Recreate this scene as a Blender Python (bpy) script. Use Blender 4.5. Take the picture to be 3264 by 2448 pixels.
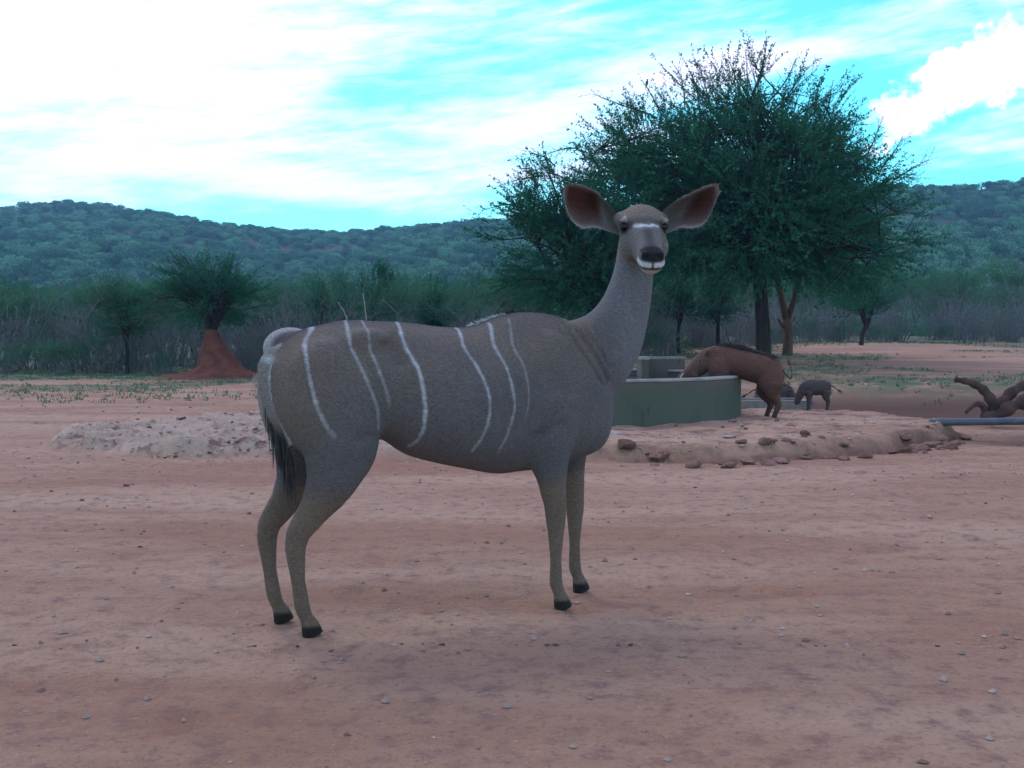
import bpy, math, random
import numpy as np
from mathutils import Vector, Matrix

# ------------------------------------------------------------------ scene, camera, sky, sun
for o in list(bpy.data.objects): bpy.data.objects.remove(o)
SC = bpy.context.scene
COL = SC.collection
FPX, HOR, CAMH = 3500.0, 1065.0, 1.15
PITCH = math.atan((1224 - HOR) / FPX)
cam_d = bpy.data.cameras.new("camera"); cam = bpy.data.objects.new("camera", cam_d); COL.objects.link(cam)
cam_d.sensor_width = 36; cam_d.lens = 36 * FPX / 3264
cam_d.clip_start = 0.05; cam_d.clip_end = 5000
cam.location = (0, 0, CAMH); cam.rotation_euler = (math.pi / 2 - PITCH, 0, 0)
SC.camera = cam
SC.view_settings.view_transform = 'Standard'; SC.view_settings.look = 'None'
SC.view_settings.exposure = 0.18; SC.view_settings.gamma = 1.0
SC.cycles.use_denoising = True
SC.cycles.use_adaptive_sampling = True; SC.cycles.adaptive_threshold = 0.025
SC.cycles.max_bounces = 4; SC.cycles.diffuse_bounces = 2; SC.cycles.transparent_max_bounces = 6
SC.cycles.volume_bounces = 0
SC.render.resolution_x = 1024; SC.render.resolution_y = 768

SUN_EL, SUN_AZ = math.radians(48), math.radians(-32)      # azimuth from +Y towards +X: behind the clouds, up to the left
sun_d = bpy.data.lights.new("sun", 'SUN'); sun = bpy.data.objects.new("sun", sun_d); COL.objects.link(sun)
sun_d.energy = 0.8; sun_d.angle = math.radians(25); sun_d.color = (1.0, 0.94, 0.86)
sdir = Vector((math.sin(SUN_AZ) * math.cos(SUN_EL), math.cos(SUN_AZ) * math.cos(SUN_EL), math.sin(SUN_EL)))
sun.rotation_euler = sdir.to_track_quat('Z', 'Y').to_euler()
sun.location = (-20, 30, 40)

class NT:
    """small node-tree helper"""
    def __init__(s, tree): s.t = tree; s.n = tree.nodes; s.l = tree.links
    def add(s, typ, **kw):
        nd = s.n.new(typ)
        for k, v in kw.items():
            if k == 'ins':
                for kk, vv in v.items():
                    if isinstance(vv, bpy.types.NodeSocket): s.l.new(vv, nd.inputs[kk])
                    else: nd.inputs[kk].default_value = vv
            else: setattr(nd, k, v)
        return nd
    def math(s, op, a, b=None, c=None, clamp=False):
        nd = s.n.new('ShaderNodeMath'); nd.operation = op; nd.use_clamp = clamp
        for i, v in enumerate((a, b, c)):
            if v is None: continue
            if isinstance(v, bpy.types.NodeSocket): s.l.new(v, nd.inputs[i])
            else: nd.inputs[i].default_value = v
        return nd.outputs[0]
    def mix(s, fac, a, b, mode='MIX'):
        nd = s.n.new('ShaderNodeMix'); nd.data_type = 'RGBA'; nd.blend_type = mode
        for i, v in ((0, fac), (6, a), (7, b)):
            if isinstance(v, bpy.types.NodeSocket): s.l.new(v, nd.inputs[i])
            elif i == 0: nd.inputs[0].default_value = v
            else: nd.inputs[i].default_value = (*v[:3], 1)
        return nd.outputs[2]
    def ramp(s, fac, lo, hi):
        nd = s.n.new('ShaderNodeMapRange'); nd.interpolation_type = 'SMOOTHSTEP'
        s.l.new(fac, nd.inputs[0]); nd.inputs[1].default_value = lo; nd.inputs[2].default_value = hi
        return nd.outputs[0]
    def noise(s, vec, scale, detail=4, rough=0.55, dist=0.0):
        nd = s.n.new('ShaderNodeTexNoise')
        if vec is not None: s.l.new(vec, nd.inputs['Vector'])
        nd.inputs['Scale'].default_value = scale; nd.inputs['Detail'].default_value = detail
        nd.inputs['Roughness'].default_value = rough; nd.inputs['Distortion'].default_value = dist
        return nd.outputs[0]
    def comb(s, x, y, z):
        nd = s.n.new('ShaderNodeCombineXYZ')
        for i, v in enumerate((x, y, z)):
            if isinstance(v, bpy.types.NodeSocket): s.l.new(v, nd.inputs[i])
            else: nd.inputs[i].default_value = v
        return nd.outputs[0]

# ---- world: Nishita sky with broken cloud over it
world = bpy.data.worlds.new("World"); SC.world = world; world.use_nodes = True
w = NT(world.node_tree); w.n.clear()
sky = w.add('ShaderNodeTexSky', sky_type='NISHITA', sun_disc=False)
sky.sun_elevation = SUN_EL; sky.sun_rotation = SUN_AZ; sky.air_density = 1.0; sky.dust_density = 0.3; sky.ozone_density = 2.0
tc = w.add('ShaderNodeTexCoord')
sep = w.add('ShaderNodeSeparateXYZ', ins={0: tc.outputs['Generated']})
dx, dy, dz = sep.outputs
az = w.math('ARCTAN2', dx, dy); el = w.math('ARCSINE', dz)
el_up = w.math('MAXIMUM', el, 0.0)
# cloud layer: flat sheets seen at a low angle -> streaks near the horizon, rounder overhead
den = w.math('ADD', w.math('MAXIMUM', dz, 0.0), 0.10)
pl = w.comb(w.math('DIVIDE', dx, den), w.math('DIVIDE', dy, den), 0.0)
n1 = w.noise(pl, 0.95, 6, 0.58, 0.4)
n2 = w.noise(w.comb(w.math('MULTIPLY', az, 7.0), w.math('MULTIPLY', w.math('SUBTRACT', el, w.math('MULTIPLY', az, 0.12)), 34.0), 3.7), 1.0, 6, 0.6, 0.35)
cov = w.math('ADD', w.math('MULTIPLY', n1, 0.5), w.math('MULTIPLY', n2, 0.5))
def patch(cov, azd, eld, ra, re, amt, tilt=0.0):
    """a broad cloud bank (amt>0) or break in the cloud (amt<0) round azimuth/elevation given in degrees"""
    a = w.math('SUBTRACT', az, math.radians(azd)); e = w.math('SUBTRACT', el, math.radians(eld))
    e = w.math('SUBTRACT', e, w.math('MULTIPLY', a, tilt))
    q = w.math('ADD', w.math('POWER', w.math('DIVIDE', a, math.radians(ra)), 2.0), w.math('POWER', w.math('DIVIDE', e, math.radians(re)), 2.0))
    g = w.math('POWER', 2.718, w.math('MULTIPLY', q, -1.0))
    return w.math('ADD', cov, w.math('MULTIPLY', g, amt))
cov = patch(cov, -20, 15.0, 12, 6, 0.18)
cov = patch(cov, -14, 8.2, 9, 1.8, 0.10)
cov = patch(cov, -10, 5.4, 9, 1.1, -0.13, 0.03)
cov = patch(cov, -20, 5.2, 5, 0.8, -0.10, 0.02)
cov = patch(cov, -3, 12.6, 5, 1.2, -0.06, 0.1)
cov = patch(cov, 2, 10.3, 6, 1.5, 0.10, 0.05)
cov = patch(cov, 12, 15.8, 10, 1.2, -0.06, 0.08)
cov = patch(cov, 13, 13.6, 9, 0.9, 0.12, 0.1)
cov = patch(cov, 17, 10.8, 4.0, 2.4, -0.16)
cov = patch(cov, 22, 6.5, 6, 3.0, -0.14)
cov = patch(cov, 2, 4.5, 8, 2.0, -0.04)
n3 = w.noise(w.comb(w.math('MULTIPLY', az, 16.0), w.math('MULTIPLY', w.math('SUBTRACT', el, w.math('MULTIPLY', az, 0.10)), 95.0), 9.1), 1.0, 6, 0.62, 0.5)
cov = w.math('ADD', cov, w.math('MULTIPLY', w.math('SUBTRACT', n3, 0.5), 0.26))
cl = w.ramp(cov, 0.39, 0.67)
# one heaped cloud to the right
cu_n = w.noise(w.comb(w.math('MULTIPLY', az, 30.0), w.math('MULTIPLY', el, 34.0), 1.3), 1.0, 6, 0.6)
ca = w.math('SUBTRACT', az, math.radians(22.6)); ce = w.math('SUBTRACT', el, math.radians(12.2))
ce = w.math('SUBTRACT', ce, w.math('MULTIPLY', ca, 0.45))
cq = w.math('ADD', w.math('POWER', w.math('DIVIDE', ca, math.radians(5.2)), 2.0), w.math('POWER', w.math('DIVIDE', ce, math.radians(1.9)), 2.0))
cq = w.math('SUBTRACT', w.math('ADD', 1.0, w.math('MULTIPLY', w.math('SUBTRACT', cu_n, 0.5), 2.2)), w.math('SQRT', cq))
cu = w.ramp(cq, 0.0, 0.30)
cl = w.math('MAXIMUM', cl, cu)
tint = w.mix(w.ramp(el_up, math.radians(16), math.radians(45)), (0.34, 1.08, 1.06), (0.88, 0.78, 1.12))
clear = w.mix(1.0, sky.outputs[0], tint, 'MULTIPLY')
hs = w.add('ShaderNodeVectorMath', operation='SCALE', ins={0: clear}); hs.inputs['Scale'].default_value = 2.1
cloudc = w.mix(1.0, (1, 1, 1), (11.8, 11.8, 15.2), 'MULTIPLY')
skyc = w.mix(cl, hs.outputs[0], cloudc)
bg = w.add('ShaderNodeBackground', ins={0: skyc, 1: 0.10})
wo = w.add('ShaderNodeOutputWorld', ins={0: bg.outputs[0]})

# ------------------------------------------------------------------ helpers
rng = np.random.default_rng(7)
def tag(o, label=None, cat=None, group=None, kind=None):
    if label: o['label'] = label
    if cat: o['category'] = cat
    if group: o['group'] = group
    if kind: o['kind'] = kind
    return o
def mesh_from(name, V, Fq=None, Ft=None, smooth=True):
    """V (n,3); Fq (m,4) quads; Ft (k,3) tris"""
    me = bpy.data.meshes.new(name)
    V = np.asarray(V, np.float32)
    nq = 0 if Fq is None else len(Fq); nt = 0 if Ft is None else len(Ft)
    me.vertices.add(len(V)); me.vertices.foreach_set('co', V.ravel())
    idx = []; st = []; tot = []
    if nq: idx.append(np.asarray(Fq, np.int32).ravel()); st.append(np.arange(nq) * 4)
    if nt: idx.append(np.asarray(Ft, np.int32).ravel()); st.append(nq * 4 + np.arange(nt) * 3)
    idx = np.concatenate(idx); st = np.concatenate(st)
    me.loops.add(len(idx)); me.loops.foreach_set('vertex_index', idx.astype(np.int32))
    me.polygons.add(nq + nt); me.polygons.foreach_set('loop_start', st.astype(np.int32))
    me.update(calc_edges=True); me.validate()
    me.polygons.foreach_set('use_smooth', np.full(len(me.polygons), smooth))
    me.update()
    return me
def obj(name, me, mat=None, parent=None, loc=None, rz=0.0):
    o = bpy.data.objects.new(name, me); COL.objects.link(o)
    if mat is not None and me is not None:
        if not me.materials: me.materials.append(mat)
    if parent is not None: o.parent = parent
    if loc is not None: o.location = loc
    if rz: o.rotation_euler = (0, 0, rz)
    return o
class MB:
    def __init__(s): s.v = []; s.q = []; s.t = []; s.n = 0
    def add(s, V, Q=None, T=None):
        V = np.asarray(V, float).reshape(-1, 3); s.v.append(V)
        if Q is not None and len(Q): s.q.append(np.asarray(Q) + s.n)
        if T is not None and len(T): s.t.append(np.asarray(T) + s.n)
        s.n += len(V)
    def mesh(s, name, smooth=True):
        return mesh_from(name, np.concatenate(s.v), np.concatenate(s.q) if s.q else None, np.concatenate(s.t) if s.t else None, smooth)
    def loft(s, P, A, B=None, side=(0, 1, 0), n=12, cap=True, shape=None):
        """tube along P; A half extent in the plane normal to side, B along side"""
        P = np.asarray(P, float); A = np.asarray(A, float); B = A if B is None else np.asarray(B, float)
        T = np.gradient(P, axis=0); T /= np.linalg.norm(T, axis=1)[:, None] + 1e-9
        sd = np.asarray(side, float)
        e1 = np.cross(T, sd); e1 /= np.linalg.norm(e1, axis=1)[:, None] + 1e-9
        e2 = np.cross(e1, T)
        th = np.arange(n) / n * 2 * np.pi
        ca, sa = np.cos(th), np.sin(th)
        V = P[:, None, :] + (A[:, None] * ca)[..., None] * e1[:, None, :] + (B[:, None] * sa)[..., None] * e2[:, None, :]
        m = len(P); i = np.arange(m - 1)[:, None] * n; j = np.arange(n)[None]
        Q = np.stack([i + j, i + (j + 1) % n, i + n + (j + 1) % n, i + n + j], -1).reshape(-1, 4)
        V = V.reshape(-1, 3); Tt = []
        if cap:
            V = np.vstack([V, P[0], P[-1]])
            c0, c1 = m * n, m * n + 1
            Tt = [(c0, (k + 1) % n, k) for k in range(n)] + [(c1, (m - 1) * n + k, (m - 1) * n + (k + 1) % n) for k in range(n)]
        s.add(V, Q, Tt)
    def ellipsoid(s, c, r, nu=16, nv=10, R=None):
        u = np.arange(nu) / nu * 2 * np.pi; v = np.linspace(0.0, np.pi, nv)[1:-1]
        V = np.stack([np.outer(np.sin(v), np.cos(u)), np.outer(np.sin(v), np.sin(u)), np.outer(np.cos(v), np.ones(nu))], -1).reshape(-1, 3)
        V = np.vstack([V, [0, 0, 1], [0, 0, -1]]) * np.asarray(r)
        if R is not None: V = V @ np.asarray(R).T
        V = V + np.asarray(c); m = nv - 2
        i = np.arange(m - 1)[:, None] * nu; j = np.arange(nu)[None]
        Q = np.stack([i + j, i + nu + j, i + nu + (j + 1) % nu, i + (j + 1) % nu], -1).reshape(-1, 4)
        a, b = m * nu, m * nu + 1
        T = [(a, k, (k + 1) % nu) for k in range(nu)] + [(b, (m - 1) * nu + (k + 1) % nu, (m - 1) * nu + k) for k in range(nu)]
        s.add(V, Q, T)
    def box(s, lo, hi):
        x0, y0, z0 = lo; x1, y1, z1 = hi
        s.add([(x0, y0, z0), (x1, y0, z0), (x1, y1, z0), (x0, y1, z0), (x0, y0, z1), (x1, y0, z1), (x1, y1, z1), (x0, y1, z1)],
              [(0, 3, 2, 1), (4, 5, 6, 7), (0, 1, 5, 4), (1, 2, 6, 5), (2, 3, 7, 6), (3, 0, 4, 7)])

_G = np.random.default_rng(99).random((256, 256))
def vnoise(x, y):
    x = np.asarray(x, float); y = np.asarray(y, float)
    xi = np.floor(x).astype(int); yi = np.floor(y).astype(int); fx = x - xi; fy = y - yi
    fx = fx * fx * (3 - 2 * fx); fy = fy * fy * (3 - 2 * fy)
    g = lambda a, b: _G[a & 255, b & 255]
    return (g(xi, yi) * (1 - fx) + g(xi + 1, yi) * fx) * (1 - fy) + (g(xi, yi + 1) * (1 - fx) + g(xi + 1, yi + 1) * fx) * fy
def fbm(x, y, oct=4, rough=0.5):
    r = 0; a = 1; t = 0
    for k in range(oct):
        r = r + a * vnoise(x * 2 ** k + 17.3 * k, y * 2 ** k + 5.1 * k); t += a; a *= rough
    return r / t - 0.5
def sstep(a, b, x):
    t = np.clip((x - a) / (b - a), 0, 1); return t * t * (3 - 2 * t)
def sigm(x): return 1 / (1 + np.exp(-np.clip(x, -40, 40)))
# pixel of the 3264-wide photograph -> world point at depth y (used to measure real sizes and places)
_F = np.array([0, math.cos(PITCH), -math.sin(PITCH)]); _U = np.array([0, math.sin(PITCH), math.cos(PITCH)])
def at(u, v, y):
    d = _F + np.array([1., 0, 0]) * (u - 1632) / FPX + _U * (1224 - v) / FPX
    return np.array([0, 0, CAMH]) + d * (y / d[1])
KD = 1.4756      # measured on a 2212-wide view

def bsdf(name, rough=0.8, spec=0.3):
    m = bpy.data.materials.new(name); m.use_nodes = True
    t = NT(m.node_tree); b = t.n['Principled BSDF']
    b.inputs['Roughness'].default_value = rough; b.inputs['Specular IOR Level'].default_value = spec
    return m, t, b
def noise_mat(name, c1, c2, scale=6, rough=0.85, spec=0.25, bump=0.0, bscale=40, stretch=(1, 1, 1), rand=0.0, detail=5):
    m, t, b = bsdf(name, rough, spec)
    tc = t.add('ShaderNodeTexCoord')
    mp = t.add('ShaderNodeMapping', ins={0: tc.outputs['Object']}); mp.inputs['Scale'].default_value = stretch
    f = t.ramp(t.noise(mp.outputs[0], scale, detail, 0.6), 0.32, 0.68)
    c = t.mix(f, c1, c2)
    if rand:
        oi = t.add('ShaderNodeObjectInfo')
        v = t.math('ADD', 1.0 - rand, t.math('MULTIPLY', oi.outputs['Random'], 2 * rand))
        hsv = t.add('ShaderNodeHueSaturation', ins={'Color': c, 'Value': v}); c = hsv.outputs[0]
    t.l.new(c, b.inputs['Base Color'])
    if bump:
        bn = t.add('ShaderNodeBump', ins={'Height': t.noise(mp.outputs[0], bscale, 6, 0.65)})
        bn.inputs['Strength'].default_value = bump; bn.inputs['Distance'].default_value = 0.02
        t.l.new(bn.outputs[0], b.inputs['Normal'])
    return m
def leaf_mat(name, c1, c2, scale=1.2, tone=False):
    m, t, b = bsdf(name, 0.6, 0.25)
    tc = t.add('ShaderNodeTexCoord'); oi = t.add('ShaderNodeObjectInfo')
    geo = t.add('ShaderNodeNewGeometry')
    f = t.ramp(t.noise(tc.outputs['Object'], scale, 4, 0.6), 0.3, 0.7)
    f = t.math('ADD', t.math('MULTIPLY', f, 0.6), t.math('MULTIPLY', geo.outputs['Random Per Island'], 0.4))
    if tone: f = t.math('ADD', t.math('MULTIPLY', f, 0.35), t.math('MULTIPLY', oi.outputs['Random'], 0.7))
    c = t.mix(f, c1, c2)
    v = t.math('ADD', 0.82, t.math('MULTIPLY', oi.outputs['Random'], 0.36))
    hsv = t.add('ShaderNodeHueSaturation', ins={'Color': c, 'Value': v})
    t.l.new(hsv.outputs[0], b.inputs['Base Color'])
    tr = t.add('ShaderNodeBsdfTranslucent', ins={0: hsv.outputs[0]}); df = t.add('ShaderNodeBsdfDiffuse', ins={0: hsv.outputs[0]})
    ms = t.add('ShaderNodeMixShader', ins={0: 0.25, 1: df.outputs[0], 2: tr.outputs[0]})
    t.l.new(ms.outputs[0], t.n['Material Output'].inputs[0])
    return m

# ------------------------------------------------------------------ terrain
MC = (0.2, 12.9, 4.8, 3.2)
def mound_e(x, y):
    e = np.sqrt(((x - MC[0]) / MC[2]) ** 2 + ((y - MC[1]) / MC[3]) ** 2)
    return e + 0.16 * fbm(x * 0.7 + 3, y * 0.7, 4, 0.55) + 0.05 * fbm(x * 2.4, y * 2.4 + 7, 3, 0.6)
def gz(x, y):
    x = np.asarray(x, float); y = np.asarray(y, float)
    rise = np.clip(y - 17, 0, None)
    z = 0.95 * (1 - np.exp(-0.05 * rise)) * sigm((x + 0.5) / 2.2)
    z = z + 0.10 * fbm(x * 0.12, y * 0.12, 3) * sstep(3, 20, np.abs(y)) + 0.035 * fbm(x * 0.8, y * 0.8, 4)
    e = mound_e(x, y)
    sharp = 0.012 + 0.10 * sstep(2.0, -2.5, x - 0.5)
    lob = np.sqrt(((x + 2.7) / 2.3) ** 2 + ((y - 11.7) / 1.55) ** 2) + 0.25 * fbm(x * 0.9, y * 0.9 + 3, 3)
    e = np.minimum(e, np.where(x < 1, lob, 9))
    ea = e + 0.05 * fbm(x * 3.3 + 9, y * 3.3, 3, 0.6); eb = e + 0.018 + 0.07 * fbm(x * 2.1 + 20, y * 2.1, 4, 0.65)
    m = 0.5 * (1 - sstep(1 - sharp, 1 + 0.010, ea)) + 0.5 * (1 - sstep(1 - sharp, 1 + 0.010, eb))
    z = z + (0.15 + 0.05 * fbm(x * 1.3 + 2, y * 1.3, 3)) * m
    near = sstep(24, 18, y)
    rough = sstep(1.5, -2.5, x)
    rid = np.abs(fbm(x * 2.3, y * 2.3, 4, 0.6))
    z = z + m * (0.50 * rough * (0.10 - rid) + (0.045 + 0.05 * rough) * fbm(x * 4, y * 4, 3))
    z = z - 0.34 * np.exp(-((x - 6.4) / 3.2) ** 2 - ((y - 18.6) / 2.4) ** 2) * (1 - m)
    z = z - 0.20 * np.exp(-((x - 6.9) / 1.7) ** 2 - ((y - 11.9) / 0.55) ** 2) * (1 - m)
    z = z + near * 0.012 * fbm(x * 5, y * 5, 3)
    # hoof-trodden dirt round the waterhole
    z = z - near * 0.02 * sstep(0.22, 0.34, fbm(x * 3.1 + 40, y * 3.1 + 9, 2))
    return z
def axis(a, b, step, lo, hi, g):
    c = list(np.arange(a, b, step)); s = step
    while c[-1] < hi: s *= g; c.append(c[-1] + s)
    s = step
    while c[0] > lo: s *= g; c.insert(0, c[0] - s)
    return np.array(c)
xs = axis(-6.5, 8.5, 0.05, -900, 900, 1.13); ys = axis(3.0, 18.5, 0.05, -40, 1600, 1.09)
X, Y = np.meshgrid(xs, ys); Z = gz(X, Y)
nx, ny = len(xs), len(ys)
ii = np.arange(ny - 1)[:, None] * nx; jj = np.arange(nx - 1)[None]
Q = np.stack([ii + jj, ii + jj + 1, ii + nx + jj + 1, ii + nx + jj], -1).reshape(-1, 4)
me = mesh_from('ground', np.stack([X, Y, Z], -1).reshape(-1, 3), Q)
def fattr(me, name, val):
    a = me.attributes.new(name, 'FLOAT', 'POINT'); a.data.foreach_set('value', np.asarray(val, np.float32).ravel())
E_ = mound_e(X, Y)
LOB = np.where(X < 1, np.sqrt(((X + 2.7) / 2.3) ** 2 + ((Y - 11.7) / 1.55) ** 2) + 0.25 * fbm(X * 0.9, Y * 0.9 + 3, 3), 9)
fattr(me, 'crust', (1 - sstep(0.9, 1.02, np.minimum(E_, LOB))))
fattr(me, 'pale', sstep(1.5, -1.5, X + 2 * fbm(X, Y, 3)))
soil_shade = np.exp(-((X - 6.4) / 3.4) ** 4 - ((Y - 18.3) / 2.3) ** 4) + np.exp(-((X - 6.9) / 1.9) ** 2 - ((Y - 12.0) / 0.7) ** 2)  # hollow's shade painted into the soil colour; ditch floor darkened too
scarp = np.exp(-((E_ - 1.012) / 0.016) ** 2) * sstep(0.0, 2.5, X) * sstep(14.5, 12.5, Y) * 0.75  # shade under the undercut crust edge, painted as darker soil
fattr(me, 'soil_shade', np.clip(soil_shade * 1.1 + scarp, 0, 1) * sstep(0.93, 1.0, E_))
gr = sstep(20, 24, Y) * sstep(0.02, 0.12, fbm(X * 0.25 + 8, Y * 0.25, 4)) * 0.75
gr = np.maximum(gr, sstep(26.0, 28.5, Y) * sstep(4, -2, X))
gr = np.maximum(gr, sstep(44, 54, Y) * 1.0)
gr = np.maximum(gr, 0.9 * np.exp(-((X - 8.5) / 3.5) ** 2 - ((Y - 22) / 1.6) ** 2))
fattr(me, 'green', gr)
gm, t, b = bsdf('red_soil', 0.92, 0.15)
tc = t.add('ShaderNodeTexCoord'); P = tc.outputs['Object']
A = lambda n: t.add('ShaderNodeAttribute', attribute_name=n).outputs['Fac']
mp = t.add('ShaderNodeMapping', ins={0: P}); mp.inputs['Scale'].default_value = (0.25, 1.0, 1.0)
c = t.mix(t.ramp(t.noise(mp.outputs[0], 0.9, 6, 0.6), 0.35, 0.65), (0.36, 0.185, 0.112), (0.50, 0.310, 0.205))
c = t.mix(t.ramp(t.noise(P, 9, 6, 0.65), 0.45, 0.75), c, (0.25, 0.140, 0.110))
c = t.mix(t.math('MULTIPLY', t.ramp(t.noise(P, 38, 5, 0.75), 0.52, 0.66), 0.6), c, (0.20, 0.105, 0.08))
c = t.mix(t.math('MULTIPLY', t.ramp(t.noise(P, 61, 4, 0.7), 0.60, 0.70), 0.6), c, (0.56, 0.42, 0.36))
cr = t.mix(t.ramp(t.noise(P, 1.6, 6, 0.6), 0.35, 0.65), (0.50, 0.32, 0.215), (0.37, 0.205, 0.130))
cr = t.mix(t.math('MULTIPLY', A('pale'), 0.6), cr, (0.50, 0.395, 0.31))
cr = t.mix(t.ramp(t.noise(P, 3.2, 6, 0.7), 0.52, 0.62), cr, (0.19, 0.115, 0.09))
cr = t.mix(t.ramp(t.noise(P, 14, 5, 0.7), 0.5, 0.72), cr, (0.28, 0.19, 0.155))
cr = t.mix(t.ramp(t.noise(P, 22, 4, 0.7), 0.62, 0.72), cr, (0.70, 0.62, 0.58))
c = t.mix(A('crust'), c, cr)
c = t.mix(A('soil_shade'), c, (0.13, 0.066, 0.048))  # dark tone carrying the painted shade of hollow and crust edge
gf = t.math('MULTIPLY', A('green'), t.ramp(t.noise(P, 1.4, 7, 0.72), 0.36, 0.54))
c = t.mix(gf, c, (0.055, 0.125, 0.065))
t.l.new(c, b.inputs['Base Color'])
h = t.math('ADD', t.math('MULTIPLY', t.noise(P, 28, 7, 0.7), 0.6), t.noise(P, 5, 6, 0.6))
bn = t.add('ShaderNodeBump', ins={'Height': h}); bn.inputs['Strength'].default_value = 0.8; bn.inputs['Distance'].default_value = 0.05
t.l.new(bn.outputs[0], b.inputs['Normal'])
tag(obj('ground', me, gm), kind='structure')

# ------------------------------------------------------------------ hills
RID = np.array([(-900, 700), (-300, 705), (0, 684), (160, 656), (300, 664), (500, 690), (700, 726), (900, 745), (1090, 757), (1200, 747), (1400, 729),
                (1560, 716), (1900, 690), (2400, 650), (2800, 612), (2900, 606), (3050, 613), (3264, 586), (3600, 570), (4200, 600)], float)
def hill_z(x, y):
    """slope rising from the plain to a ridge about 430 m away"""
    u = 1632 + FPX * x / np.maximum(y, 1)
    ry = 430 - 60 * sstep(1800, 3000, u) + 25 * np.sin(u * 0.002)
    ridge = (HOR + 9 - np.interp(u, RID[:, 0], RID[:, 1])) / FPX * ry
    k = np.clip((y - 130) / (ry - 130), 0, 1)
    prof = k ** 1.25
    back = np.clip((y - ry) / 160, 0, 1)
    zz = (ridge + CAMH) * prof * (1 - 0.55 * back)
    return zz + (fbm(x * 0.012, y * 0.012, 4) * 16 * np.sin(np.pi * k) ** 1.0) - 1.2
ua = np.linspace(-700, 4000, 220); ya = np.concatenate([np.linspace(118, 460, 110), np.linspace(470, 640, 12)])
UU, YY = np.meshgrid(ua, ya); XX = (UU - 1632) / FPX * YY
HZ = hill_z(XX, YY)
nx2 = len(ua); ii = np.arange(len(ya) - 1)[:, None] * nx2; jj = np.arange(nx2 - 1)[None]
Q = np.stack([ii + jj, ii + jj + 1, ii + nx2 + jj + 1, ii + nx2 + jj], -1).reshape(-1, 4)
hm = noise_mat('hill_soil', (0.105, 0.075, 0.065), (0.060, 0.075, 0.055), 0.03, 0.95, 0.1)
tag(obj('hills', mesh_from('hills', np.stack([XX, YY, HZ], -1).reshape(-1, 3), Q), hm), kind='structure')

# ------------------------------------------------------------------ vegetation
M_leaf = leaf_mat('acacia_leaf', (0.020, 0.090, 0.055), (0.060, 0.205, 0.112))
M_leaf2 = leaf_mat('shrub_leaf', (0.055, 0.145, 0.085), (0.115, 0.265, 0.140), 0.8)
M_leafh = leaf_mat('hill_leaf', (0.040, 0.105, 0.070), (0.165, 0.350, 0.200), 0.05, True)
M_bark = noise_mat('acacia_bark', (0.026, 0.019, 0.018), (0.055, 0.040, 0.035), 10, 0.9, 0.15, 0.6, 30, (1, 1, 0.2))
M_barkg = noise_mat('grey_twig_bark', (0.115, 0.125, 0.120), (0.205, 0.215, 0.205), 8, 0.9, 0.15)
M_barkr = noise_mat('red_dust_bark', (0.10, 0.055, 0.042), (0.17, 0.095, 0.07), 10, 0.9, 0.15, 0.6, 30, (1, 1, 0.2))

def unit(v): return v / (np.linalg.norm(v, axis=-1, keepdims=True) + 1e-9)
def twig_bank(r, n=6, length=0.75, nl=22, ls=0.045, seg=3):
    """a few twigs along +Z: thin stem and small leaf blades"""
    bank = []
    for k in range(n):
        mb_v = []; mb_q = []
        bend = r.normal(0, 0.10, 2); ts = np.linspace(0, 1, seg + 1)
        spine = lambda s: np.stack([bend[0] * s ** 2 * length, bend[1] * s ** 2 * length, s * length], -1)
        S = spine(ts); wdt = 0.006 * (1 - 0.75 * ts)
        for a in (0, 1):
            off = np.array([1, 0, 0]) if a == 0 else np.array([0, 1, 0])
            base = sum(len(v) for v in mb_v)
            mb_v.append(np.concatenate([S - off * wdt[:, None], S + off * wdt[:, None]]))
            for i in range(seg): mb_q.append((base + i, base + i + 1, base + seg + 2 + i, base + seg + 1 + i))
        for i in range(nl):
            s = r.uniform(0.08, 1.0); c = spine(np.array(s))
            ang = r.uniform(0, 2 * np.pi); d = unit(np.array([math.cos(ang), math.sin(ang), r.uniform(0.3, 1.6)]))
            sd = unit(np.cross(d, r.normal(0, 1, 3))); L = ls * r.uniform(0.7, 1.7) ; W = L * r.uniform(0.20, 0.34)
            base = sum(len(v) for v in mb_v)
            mb_v.append(np.array([c, c + d * L * 0.5 + sd * W, c + d * L * 1.1, c + d * L * 0.5 - sd * W]))
            mb_q.append((base, base + 1, base + 2, base + 3))
        bank.append((np.concatenate(mb_v), np.array(mb_q)))
    return bank
def place_twigs(r, bank, Pn, Dn, Sc):
    """copies of the twigs at points Pn along directions Dn, scaled Sc -> V, Q"""
    Vs = []; Qs = []; n0 = 0
    kind = r.integers(0, len(bank), len(Pn))
    for k, (bv, bq) in enumerate(bank):
        s = np.where(kind == k)[0]
        if not len(s): continue
        d = unit(Dn[s]); ref = unit(r.normal(0, 1, (len(s), 3)))
        e1 = unit(np.cross(d, ref)); e2 = np.cross(d, e1)
        V = Pn[s][:, None] + Sc[s][:, None, None] * (bv[None, :, 0:1] * e1[:, None] + bv[None, :, 1:2] * e2[:, None] + bv[None, :, 2:3] * d[:, None])
        Qk = bq[None] + (np.arange(len(s)) * len(bv))[:, None, None] + n0
        n0 += len(s) * len(bv)
        Vs.append(V.reshape(-1, 3)); Qs.append(Qk.reshape(-1, 4))
    return np.concatenate(Vs), np.concatenate(Qs)
def curve_pts(a, b, sag, n=8):
    t = np.linspace(0, 1, n)[:, None]; a = np.asarray(a, float); b = np.asarray(b, float)
    return a * (1 - t) + b * t + np.asarray(sag) * (4 * t * (1 - t))
def wood_mesh(name, segs, nseg=6):
    mb = MB()
    for P_, R_ in segs: mb.loft(P_, R_, None, side=(0.31, 0.87, 0.22), n=nseg if R_[0] > 0.03 else 4)
    return mb.mesh(name)
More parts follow.
